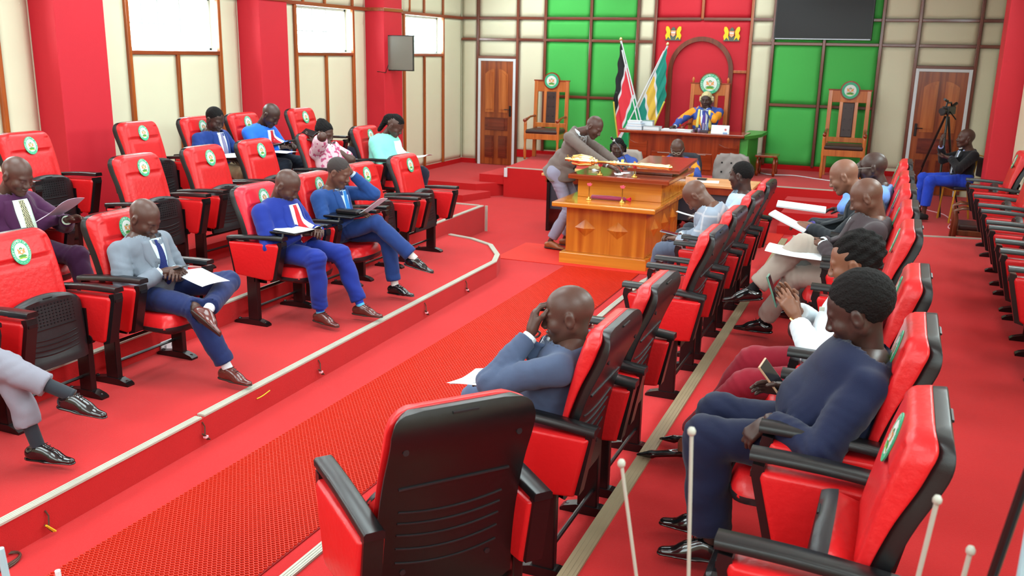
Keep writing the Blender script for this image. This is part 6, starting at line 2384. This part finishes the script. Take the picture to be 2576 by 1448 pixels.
# ---- centre and stage
P11 = person('man in taupe jacket and grey trousers leaning over the wooden table', (-3.80, 10.47, 0), 0,
             hip=(.03, 0, .93), neck=(.265, 0, 1.455), head=(.45, .0, 1.495), look=(.75, -.2, -.65), tilt=(.5, 0, .8), handR=(.80, -.22, 1.035), elR=(.5, -.5, 1.0), handL=(.72, .24, 1.05), elL=(.5, .6, 1.1), hdR=(.8, -.25, -.25), hdL=(.85, -.2, -.2), curlR=.25, curlL=.3, hbR=(.2, 0, 1), hbL=(.2, 0, 1),
             ankL=(.10, .14, .10), ankR=(.0, -.12, .10), knL=(1, .0, .5), knR=(1, .0, .5), toeL=(.95, .1, 0), toeR=(.9, -.15, 0), skin='dark', tall=1.02, top=cloth('taupe_wool', (116, 102, 96)), trousers=cloth('lilac_grey_trousers', (146, 142, 162)), shirt=WS, tie=cloth('black_tie', (24, 26, 30)), shoem=SHOET, seed=35, wide=1.0, hem=.06)
f = Field()
f.cone((.10, 0, 1.08), (-.0, 0, .86), .145, .20, .06)
f.cone((.10, 0, 1.02), (.10, 0, .84), .13, .15, .05)
V, Q = f.mesh(.012, wrinkle=.005, wf=30, cut=lambda X, Y, Z: (.835 + .12 * (X < 0) * 0 - .9 * (X - .0) * (X < 0)) - Z)
np_mesh('jacket_skirt', [(V, Q)], MATS['taupe_wool'], P11['o'])
sheet('paper', (-2.93, 10.18, 1.0), .10, .07, (.1, 0, .5), 'white paper slip under the fingers of the leaning man', curl=.01)
ROBE = pattern('blue_orange_robe', 'robe', (62, 84, 160), (232, 148, 40), 7)
YBAND = cloth('yellow_facing', (232, 214, 110))
P14 = person('speaker in cream wig and blue, orange and yellow robe, hand on chin', (-3.0, 15.50, .48), -90,
             hip=(.0, 0, .62), neck=(.0, 0, 1.02), head=(.06, .0, 1.145), look=(1, -.02, -.15), handR=(.42, -.42, .72), elR=(.2, -.9, .5), handL=(.13, .04, 1.0), elL=(.4, .7, .5), hdL=(.0, -.3, .8), hbL=(.9, .4, 0), curlL=.9, hdR=(.9, -.2, 0), skin='deep', wide=1.12, fat=.15,
             top=ROBE, band=YBAND, trousers=cloth('black_trousers', (26, 26, 30)), shirt=WS, tie=cloth('violet_tie', (96, 70, 160)), hair='wig', hairm=WIG, shoem=SHOEB, seed=37, lapel='none', vop=.02, ub=.2)
P13 = person('clerk in glasses wearing a blue, orange and yellow robe behind the orange table', (-2.78, 12.65, 0), -90,
             hip=(.05, 0, .56), neck=(.06, 0, .97), head=(.14, .0, 1.10), look=(.85, .08, -.55), handR=(.42, -.12, .82), handL=(.45, .12, .82), elL=(.1, .9, .5), elR=(.1, -.9, .5), skin='dark', wide=1.15, fat=.15, top=ROBE, band=YBAND, trousers=MATS['black_trousers'], shirt=WS, tie=cloth('sky_tie', (110, 170, 220)), glasses=True, shoem=SHOEB, seed=39, lapel='none', vop=.02)
P12 = person('clerk with dark hair in a blue and yellow robe behind the microphone', (-3.62, 12.62, 0), -90,
             hip=(.05, 0, .55), neck=(.04, 0, .93), head=(.11, .0, 1.06), look=(.95, .12, -.2), handR=(.42, -.12, .82), handL=(.42, .12, .82), skin='deep', fem=True, wide=1.2, fat=.15, top=ROBE, band=YBAND, trousers=MATS['black_trousers'], shirt=cloth('midnight_blouse', (24, 24, 60)), hair='bob', shoem=SHOEB, seed=41, lapel='none')
P23 = person('man in black jacket and bright blue trousers gesturing by the right door', (.88, 13.72, .22), 195,
             hip=(.04, 0, .57), neck=(.0, .0, .97), head=(.05, .0, 1.11), look=(.95, .1, .05), handR=(.30, -.22, .98), handL=(.25, .10, .86), elR=(.3, -.7, .5), elL=(.1, .8, .5), hdR=(.1, .2, .9), hdL=(.7, -.6, .1), hbR=(.9, 0, 0), hbL=(0, 0, -1), curlR=.5, curlL=.3, ankL=(.52, .14, .11), ankR=(.50, -.16, .11), toeL=(.9, .3, 0),
             skin='dark', top=cloth('jet_black_wool', (24, 24, 28)), trousers=cloth('cobalt_trousers', (36, 70, 196)), shirt=cloth('periwinkle_shirt', (170, 180, 236)), tie=cloth('grey_tie', (110, 116, 116)), shoem=mat('black_suede', (30, 28, 28), .9), seed=43, hem=.12, vop=.02, ub=.15)
q = P23['patch']([(.97 - .8 * k / 10, .05 - .03 * k / 10, .064 - .03 * k / 10) for k in range(11)], .014, 'x', WS, 2)
q.build('lanyard', WS, P23['o'])

# small things held or lying about
tag(MB().box(-.08, .08, -.17, .17, 0, .18, .03).build('handbag', mat('quilted_black_leather', (16, 16, 18), .35, bump=.6, bscale=24), None, (-.40, 3.18, .342)), 'black quilted handbag on the floor under the navy-suited woman', 'handbag')
for key, lab in (('1d', 'black'), ('1e', 'black'), ('3d', 'black')):
    c = CH[key]
    for sx in (-1,):
        q = MB().box(.14, .42, -.29, -.02, .760, .776, .004)
        q.tube([(.30, -.30, .70), (.30, -.285, .765)], .012, 6)
        q.build('writing_tablet', BLACK, c)
c = CH['1d'].location
sheet('paper', (c.x + .29, c.y - .16, c.z + .780), .22, .28, (0, 0, math.radians(80)), 'white paper on the writing tablet of the man in royal blue', curl=.002)
c = CH['1e'].location
tag(MB().box(-.11, .11, -.04, .04, 0, .04, .014).build('glasses_case', BLACK, None, (c.x + .30, c.y - .14, c.z + .777)), 'black case on the writing tablet of the man in steel blue', 'case')
